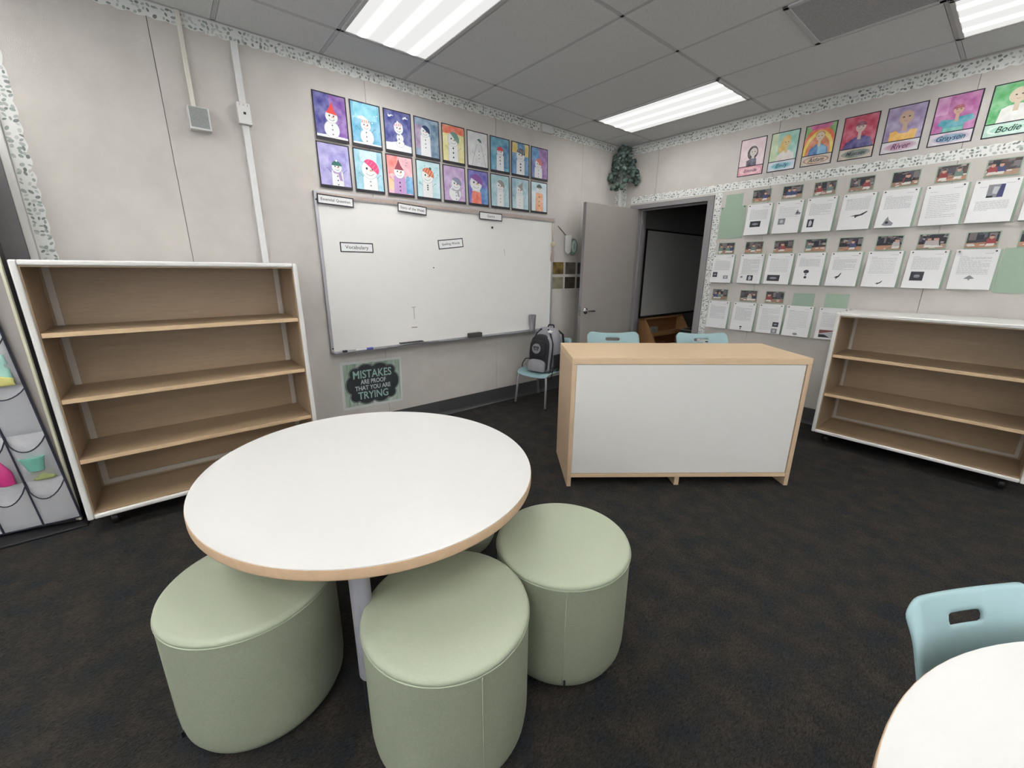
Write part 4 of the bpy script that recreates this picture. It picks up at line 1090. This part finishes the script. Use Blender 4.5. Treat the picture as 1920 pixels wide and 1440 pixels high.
def chair_at_back(o, tgt, rz, s=1.0):
    """put the top centre of the backrest (local 0,.285) at tgt"""
    off = Vector((0, .285*s, 0)); off.rotate(Matrix.Rotation(rz, 3, 'Z')); place(o, tgt[0]-off.x, tgt[1]-off.y, rz, (s,s,s))
chair_at_back(c0, (-2.20, 2.965), dn); c0.scale = (1,1,1.05)
c1 = copy_tree(c0); c1['label'] = 'pale blue plastic chair behind the desk, nearer to the typed pages, white sticker in handle'
chair_at_back(c1, (-1.70, 3.555), dn); c1.scale = (1,1,1.05)
f = MB(); f.box((-.028,-.004,-.012),(.020,.004,.014), PLASTW); f.box((-.012,-.0055,-.006),(.014,-.004,.004), BLACKP)
s_ = f.obj('sticker', c1, bevel=0.002); s_.location = (.045,.268,.775)
c2 = copy_tree(c0); c2['label'] = 'small pale blue chair by the whiteboard wall with a backpack on it'
place(c2, -3.10, 2.975, 0.20, (.92,.94,.83))
c3 = copy_tree(c0); c3['label'] = 'pale blue chair tucked in behind the right-hand round table'
chair_at_back(c3, (.060, 1.135), radians(60), .93); c3.scale = (.68, .93, .945)
for c in (c0,c1,c2,c3): c['group'] = 'pale blue stacking chairs'

# ================================================================= BACKPACK on the small chair
bp = thing('backpack', 'grey and black backpack with round emblem sitting on the small blue chair', 'backpack', loc=(-3.07, 2.965, .392), rz=radians(12))
BG = mat('backpack_grey',(138,137,142),0.85,noise=0.18,nscale=260); BK = mat('backpack_black',(26,26,30),0.8); BL = mat('backpack_light',(168,168,170),0.8)
def arch(w, h, n=26, r=.5):
    pts = []
    for i in range(n+1):
        a = pi*i/n; c_, s__ = cos(a), sin(a)
        x = w/2*math.copysign(abs(c_)**.72, c_); z = h*.50 + h*.5*abs(s__)**.62
        pts.append((x, z))
    return [(w/2*.94, 0.0),(w/2,h*.08)] + pts + [(-w/2,h*.08),(-w/2*.94,0.0)]
def arch_solid(f, w, h, y0, y1, m, inset=.03, lean=0.0, zoff=0.0, x0=0.0, steps=5):
    sec = []
    for k in range(steps+1):
        s = k/steps; y = y0+(y1-y0)*s; q = inset*(abs(2*s-1)**3.2)
        sc = lambda v, c_: c_+(v-c_)
        pts = arch(w-2*q, h-q)
        sec.append([(x0+x, y+lean*z, zoff+z) for x, z in pts])
    n = len(sec[0]); vs = [p_ for s in sec for p_ in s]
    fs = [(k*n+i, k*n+(i+1) % n, (k+1)*n+(i+1) % n, (k+1)*n+i) for k in range(steps) for i in range(n)]
    fs += [tuple(range(n))[::-1], tuple(steps*n+i for i in range(n))]
    f.add(vs, fs, m)
f = MB(); arch_solid(f, .31, .435, -.045, .105, BG, .035, .12); f.obj('body', bp, smooth=50)
f = MB(); arch_solid(f, .245, .36, -.115, -.040, BK, .03, .12, .012); f.obj('front_compartment', bp, smooth=50)
f = MB(); arch_solid(f, .265, .37, -.095, -.045, BG, .006, .12, .0); f.obj('side_gusset', bp, smooth=50)
f = MB(); arch_solid(f, .215, .12, -.150, -.105, BG, .02, .10, .0); f.obj('lower_pocket', bp, smooth=50)
f = MB(); arch_solid(f, .19, .165, -.128, -.105, BK, .012, .12, .155); f.obj('upper_pocket', bp, smooth=50)
em = MB(); Te = Matrix.Translation((0.0,-.1275,.235)) @ Matrix.Rotation(pi/2-0.12,4,'X')
em.lathe([(.052,0),(.052,.004),(.048,.006)], mat('emblem_grey',(120,120,124),.6), 30, Te)
for x0_ in (-.024,-.0045,.015): em.box((x0_,-.020,.006),(x0_+.009,.014,.008), BK, Te)
em.box((-.030,.014,.006),(.030,.022,.008), BK, Te)
em.box((-.034,.004,.006),(-.027,.020,.008), BK, Te); em.box((.027,.004,.006),(.034,.020,.008), BK, Te)
em.obj('emblem', bp)
for sx_ in (-1, 1):
    f = MB(); f.tube([(sx_*.128,-.065,.03),(sx_*.137,-.045,.15),(sx_*.128,-.02,.28),(sx_*.085,.0,.375),(sx_*.04,.02,.42)], .009, BK, 8); f.obj('zip_seam', bp, smooth=180)
    f = MB(); f.tube([(sx_*.10,.125,.40),(sx_*.13,.165,.36),(sx_*.145,.175,.22),(sx_*.15,.14,.08),(sx_*.165,.09,.02),(sx_*.16,.03,-.002)], .012, BK, 8); f.obj('shoulder_strap', bp, smooth=180)
    f = MB(); f.box((sx_*.155-.006,-.03,.02),(sx_*.155+.006,.08,.17), BK); f.obj('side_pocket', bp, bevel=.004)
f = MB(); f.tube([(.152,-.03,.05),(.175,-.075,.02),(.172,-.09,-.03),(.165,-.10,-.075)], .006, BK, 8); f.tube([(.14,-.05,.04),(.15,-.10,.01),(.145,-.115,-.04)], .005, BK, 8)
f.obj('loose_strap', bp, smooth=180)
f = MB(); f.tube([(-.15,-.02,.10),(-.20,-.04,.09),(-.225,-.06,.04),(-.215,-.08,.004)], .005, BK, 8); f.obj('cord', bp, smooth=180)
f = MB(); f.tube([(-.04,.13,.42),(-.03,.14,.452),(.03,.14,.452),(.04,.13,.42)], .008, BK, 8); f.obj('grab_handle', bp, smooth=180)
f = MB(); f.box((.045,-.01,.400),(.085,.045,.417), PLASTW, Matrix.Rotation(.25,4,'Y')); o = f.obj('white_tag', bp, bevel=.003); o.location = (-.09,0,.02)

# ================================================================= ROUND TABLE AND STOOLS
TZ = .66
tc_ = (-1.507, .525)
t = thing('round_table', 'white round table with maple edge, sage stools around it', 'table', loc=(tc_[0], tc_[1], 0), rz=radians(17.8))
def disc(f, rx, ry, z0, z1, m, n=120): f.prism(ell(0,0,rx,ry,n), z0, z1, m)
f = MB(); disc(f, .645, .594, TZ-.003, TZ, WHITETOP); f.obj('tabletop', t)
f = MB(); n = 120; rings = [(-.006,TZ-.038),(-.001,TZ-.035),(.0,TZ-.030),(.0,TZ-.006),(-.0005,TZ-.0028),(-.003,TZ-.0025)]
vs = []
for dr, z in rings: vs += [((.647+dr)*cos(2*pi*i/n), (.596+dr)*sin(2*pi*i/n), z) for i in range(n)]
fs = [(j*n+i, j*n+(i+1) % n, (j+1)*n+(i+1) % n, (j+1)*n+i) for j in range(len(rings)-1) for i in range(n)] + [tuple(reversed(range(n)))]
f.add(vs, fs, EDGETAB); f.obj('edge_band', t, smooth=50)
LEGM = mat('leg_silver_grey',(160,160,168),0.4,metal=0.15)
for a, rr in ((-45,.493), (44,.55), (135,.493), (224,.55)):
    lx, ly = rr*cos(radians(a)), rr*sin(radians(a))
    f = MB(); f.lathe([(.028,.16),(.030,.165),(.030,TZ-.039)], LEGM, 24, Matrix.Translation((lx,ly,0))); l = f.obj('leg', t, smooth=40)
    f = MB(); f.lathe([(.016,.0),(.020,.004),(.020,.02),(.022,.021),(.022,.162)], BLACKP, 20, Matrix.Translation((lx,ly,0))); f.obj('leg_insert', l, smooth=40)

def make_stool(label):
    t = thing('stool', label, 'stool', loc=(0,0,0), group='sage green drum stools around the round table')
    R_, H_ = .2455, .446
    prof = [(R_-.055,.0),(R_-.035,.004),(R_-.015,.016),(R_-.005,.038),(R_-.001,.07),(R_,.12),(R_,.30),(R_,H_-.019)]
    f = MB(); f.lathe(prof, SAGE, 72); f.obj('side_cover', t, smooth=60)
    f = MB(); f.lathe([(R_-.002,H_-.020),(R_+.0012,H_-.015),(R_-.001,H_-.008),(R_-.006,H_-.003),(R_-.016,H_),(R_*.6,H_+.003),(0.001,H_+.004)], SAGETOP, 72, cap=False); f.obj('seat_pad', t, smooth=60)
    f = MB()
    ring = [((R_+.0012)*cos(2*pi*i/72),(R_+.0012)*sin(2*pi*i/72),H_-.0195) for i in range(73)]
    f.tube(ring, .0022, SAGETOP, 6); f.obj('piping', t, smooth=180)
    f = MB(); f.tube([(R_-.004,0,.040),(R_+.0004,0,.12),(R_+.0004,0,H_-.028)], .0018, SAGE, 6); f.obj('side_seam', t, smooth=180)
    f = MB(); f.box((R_-.003,.004,.034),(R_+.006,.010,.056), BLACKP); f.obj('fabric_tag', t)
    return t
s0 = make_stool('sage green drum stool standing clear of the table on its desk side')
s0.location = (-.893,.990,0); s0.rotation_euler = (0,0,radians(-43))
for lb, x, y, a in (('sage green drum stool at the front centre, partly under the table, seam facing camera', -.897,.495,-10),
                    ('sage green drum stool at the left front, half under the table', -1.389,.055,-78),
                    ('shaded sage green drum stool almost hidden beneath the far side of the table', -1.70,.98,90)):
    c = copy_tree(s0); c['label'] = lb; c.location = (x,y,0); c.rotation_euler = (0,0,radians(a))

# right-hand table
TZ2 = .74; sc = (1.41-TZ2)/(1.41-.70)
t = thing('round_table', 'white round table cut off at the bottom right corner of the photo', 'table', loc=(.775, .709, 0))
R2 = .766
f = MB(); disc(f, R2-.002, R2-.002, TZ2-.003, TZ2, WHITETOP); f.obj('tabletop', t)
f = MB(); vs = []
for dr, z in [(-.006,-.036),(-.001,-.033),(.0,-.028),(.0,-.006),(-.0005,-.0028),(-.003,-.0025)]: vs += [((R2+dr)*cos(2*pi*i/n), (R2+dr)*sin(2*pi*i/n), TZ2+z) for i in range(n)]
f.add(vs, fs, EDGETAB); f.obj('edge_band', t, smooth=50)
for a in (25, 115, 205, 295):
    lx, ly = .50*cos(radians(a)), .50*sin(radians(a))
    f = MB(); f.lathe([(.028,.16),(.030,.165),(.030,TZ2-.037)], LEGM, 24, Matrix.Translation((lx,ly,0))); l = f.obj('leg', t, smooth=40)
    f = MB(); f.lathe([(.016,.0),(.020,.004),(.020,.02),(.022,.021),(.022,.162)], BLACKP, 20, Matrix.Translation((lx,ly,0))); f.obj('leg_insert', l, smooth=40)

# ================================================================= POCKET ORGANIZER on the ajar door
def leafT(): 
    m = basis(LH, ldir, Vector((-ldir.y, ldir.x, 0))); return m
# local: x along leaf, y = into the leaf (room side is -y), z up ; tilt in the plane
LT = leafT() @ Matrix.Translation((.918, -.008, .045)) @ Matrix.Rotation(radians(-4.0), 4, 'Y')
t = thing('pocket_organizer', 'hanging clear pocket organizer with navy binding on the grey door at far left', 'organizer', T=LT)
CWd, RH, NC, NR = .157, .262, 4, 7
ORGM = mat('organizer_back',(188,188,190),0.7,noise=0.05,nscale=30); BIND = mat('navy_binding',(32,32,48),0.7)
def veil(key, col, tr):
    m = bpy.data.materials.new(key); m.use_nodes = True; nt = m.node_tree; b = nt.nodes['Principled BSDF']
    b.inputs['Base Color'].default_value = (*lin(col),1); b.inputs['Roughness'].default_value = .3
    b.inputs['Alpha'].default_value = tr; return m
POCK = veil('clear_mesh_pocket',(196,196,200),.42)
f = MB(); f.box((-NC*CWd, -.004, 0), (0, .0, NR*RH+.06), ORGM); f.obj('backing', t)
rnd = random.Random(8)
f = MB()
for c_ in range(NC+1): f.tube([(-c_*CWd, -.007, 0),(-c_*CWd+rnd.uniform(-.003,.003), -.009, NR*RH*.5),(-c_*CWd, -.007, NR*RH+.06)], .0055, BIND, 6)
f.tube([(-NC*CWd,-.007,.002),(0,-.007,.002)], .005, BIND, 6); f.tube([(-NC*CWd,-.007,NR*RH+.06),(0,-.007,NR*RH+.06)], .005, BIND, 6)
f.obj('binding', t)
for c_ in range(NC):
    for r_ in range(NR):
        x1_, z0_ = -c_*CWd, r_*RH
        sag = {(0,0):.13,(1,0):.14,(0,1):.115,(1,1):.15,(0,2):.08,(0,3):.12}.get((c_,r_), rnd.uniform(.05,.12))
        bul = rnd.uniform(.028,.048)
        def fn(u, v, x1_=x1_, z0_=z0_, sag=sag, bul=bul):
            a = 4*u*(1-u)
            topz = RH*.94 - sag*a**.8*.62
            return (x1_-CWd+CWd*u, -.006 - bul*a**.7*(.35+.65*v)*(1 if v > 0 else .15), z0_+.004+topz*v)
        f = MB(); f.grid(fn, 10, 8, POCK)
        p_ = f.obj('pocket', t, smooth=180)
        f = MB(); f.tube([fn(i/10, 1.0) for i in range(11)], .0032, BIND, 6); f.obj('pocket_rim', p_, smooth=180)
# things in the pockets (own frames on the leaf)
def inpocket(c_, r_, dx, dz, dy=-.026): return LT @ Matrix.Translation((-c_*CWd-CWd/2+dx, dy, r_*RH+dz))
f = MB(); f.lathe([(.018,0),(.020,.004),(.030,.10),(.033,.105),(.033,.112),(.028,.112),(.018,.006),(0.0,.006)], mat('mint_plastic',(136,206,186),.4), 28, cap=False)
o = f.obj('mint_cup', smooth=60); o.matrix_world = inpocket(0,1,0.0,.065,-.030) @ Matrix.Diagonal((1.55,.75,.70,1)); tag(o, 'mint green cup standing in an organizer pocket second from the bottom', 'cup')
f = MB(); f.lathe([(.012,0),(.028,.006),(.030,.07),(.020,.10),(.010,.13),(.010,.15)], mat('magenta_plastic',(190,52,120),.4), 24)
o = f.obj('pink_bottle', smooth=60); o.matrix_world = inpocket(1,1,.03,.01,-.028) @ Matrix.Diagonal((1.1,.7,1,1)); tag(o, 'bright pink bottle in the organizer pocket left of the mint cup', 'bottle')
f = MB(); f.grid(lambda u,v: (-.055+.11*u, -.016*sin(pi*u)-.004*sin(9*v), .15*v*(1-.25*abs(u-.5))), 10, 10, mat('mint_cloth',(160,206,192),.8))
o = f.obj('mint_cloth', smooth=180, solid=.006); o.matrix_world = inpocket(0,3,.0,.03,-.018); tag(o, 'pale mint cloth folded in an upper organizer pocket', 'cloth')
f = MB(); f.grid(lambda u,v: (-.06+.12*u, -.010*sin(pi*u)-.006*sin(7*u+3*v), .055*v*(.6+.4*sin(pi*u))), 10, 6, mat('yellow_cloth',(212,206,128),.8))
o = f.obj('yellow_cloth', smooth=180, solid=.006); o.matrix_world = inpocket(0,3,.0,.008,-.030); tag(o, 'soft yellow cloth below the mint cloth in an upper organizer pocket', 'cloth')
f = MB(); f.grid(lambda u,v: (-.045+.09*u, -.012*sin(pi*u), .05*v), 8, 4, mat('olive_cloth',(160,168,110),.8))
o = f.obj('olive_cloth', smooth=180, solid=.004); o.matrix_world = inpocket(0,1,.01,.006,-.012); tag(o, 'olive scrap of cloth beneath the mint cup in its pocket', 'cloth')

# ================================================================= SEEN THROUGH THE DOORWAY
t = thing('whiteboard', 'dim whiteboard on the wall of the dark room beyond the doorway', 'whiteboard', T=frame_left(5.17, .755))
f = MB(); f.box((.02,.02,.002),(2.4,1.18,.015), WHITEBOARD); f.obj('writing_surface', t)
f = MB(); f.box((0,-.005,0),(2.42,.02,.05), BLACKP); f.box((0,0,0),(.02,1.2,.02), BLACKP); f.box((0,1.18,0),(2.42,1.2,.02), BLACKP); f.obj('frame', t)
t = thing('book_display', 'wooden book display rack standing in the dark room beyond the doorway', 'rack', loc=(XL+.02, 5.16, 0))
WR = wood('oak_rack',(168,122,78),(186,142,96),(3,3,8),.5)
side = [(0,0),(.46,0),(.46,.18),(.10,.735),(0,.735)]
Ts = lambda y: Matrix(((1,0,0,0),(0,0,1,y),(0,1,0,0),(0,0,0,1)))
for y in (0, 1.02):
    f = MB(); f.prism(side, 0, .022, WR, Ts(y)); f.obj('side_panel', t)
f = MB(); f.box((0,.022,0),(.014,1.02,.735), WR); f.obj('back_panel', t)
for z, d_ in ((.05,.45),(.28,.36),(.50,.22)):
    f = MB(); f.box((.014,.022,z),(d_,1.02,z+.02), WR); f.box((d_-.012,.022,z+.02),(d_,1.02,z+.06), WR); f.obj('shelf', t)
f = MB(); f.box((0,.0,.725),(.10,1.04,.745), WR); f.obj('top_rail', t)
for i, (y, z, d_, cl_, lb) in enumerate(((.18,.52,.14,(150,150,146),'pale stack of books on the wooden rack beyond the doorway'),(.33,.30,.22,(120,66,56),'reddish book low on the wooden rack beyond the doorway'))):
    f = MB(); f.box((-.05,-.08,0),(.05,.08,.10), mat('book_%d' % i, cl_, .6, noise=.25, nscale=25)); o = f.obj('book_stack', bevel=.003, loc=(XL+.02+d_-.03, 5.16+y, z)); tag(o, lb, 'book')
t = thing('storage_bin', 'black open bin in front of the wooden rack beyond the doorway', 'bin', loc=(-2.70, 5.62, 0))
f = MB(); vs = []
for z, w_, d_ in ((0,.15,.15),(.62,.20,.19),(.62,.18,.17),(.02,.13,.13)):
    vs += [(-w_,-d_,z),(w_,-d_,z),(w_,d_,z),(-w_,d_,z)]
f.add(vs, [(0,1,5,4),(1,2,6,5),(2,3,7,6),(3,0,4,7),(4,5,9,8),(5,6,10,9),(6,7,11,10),(7,4,8,11),(8,9,13,12),(9,10,14,13),(10,11,15,14),(11,8,12,15),(12,13,14,15),(3,2,1,0)], mat('bin_green_black',(34,42,40),.5))
f.obj('bin_body', t)
f = MB(); f.tube([(-.2,-.19,.622),(.2,-.19,.622),(.2,.19,.622),(-.2,.19,.622),(-.2,-.19,.622)], .008, mat('bin_rim',(120,118,104),.5), 8); f.obj('rim', t)
t = thing('side_table', 'pale shelf edge of a table seen at the right side of the doorway', 'table', loc=(-2.50, 6.35, 0))
f = MB(); f.box((-.05,-.3,.72),(.9,.3,.745), PLASTW); f.obj('tabletop', t, bevel=.003)
for x in (0,.85):
    for y in (-.26,.26):
        f = MB(); f.tube([(x,y,0),(x,y,.72)], .015, BLACKP, 10); f.obj('leg', t)
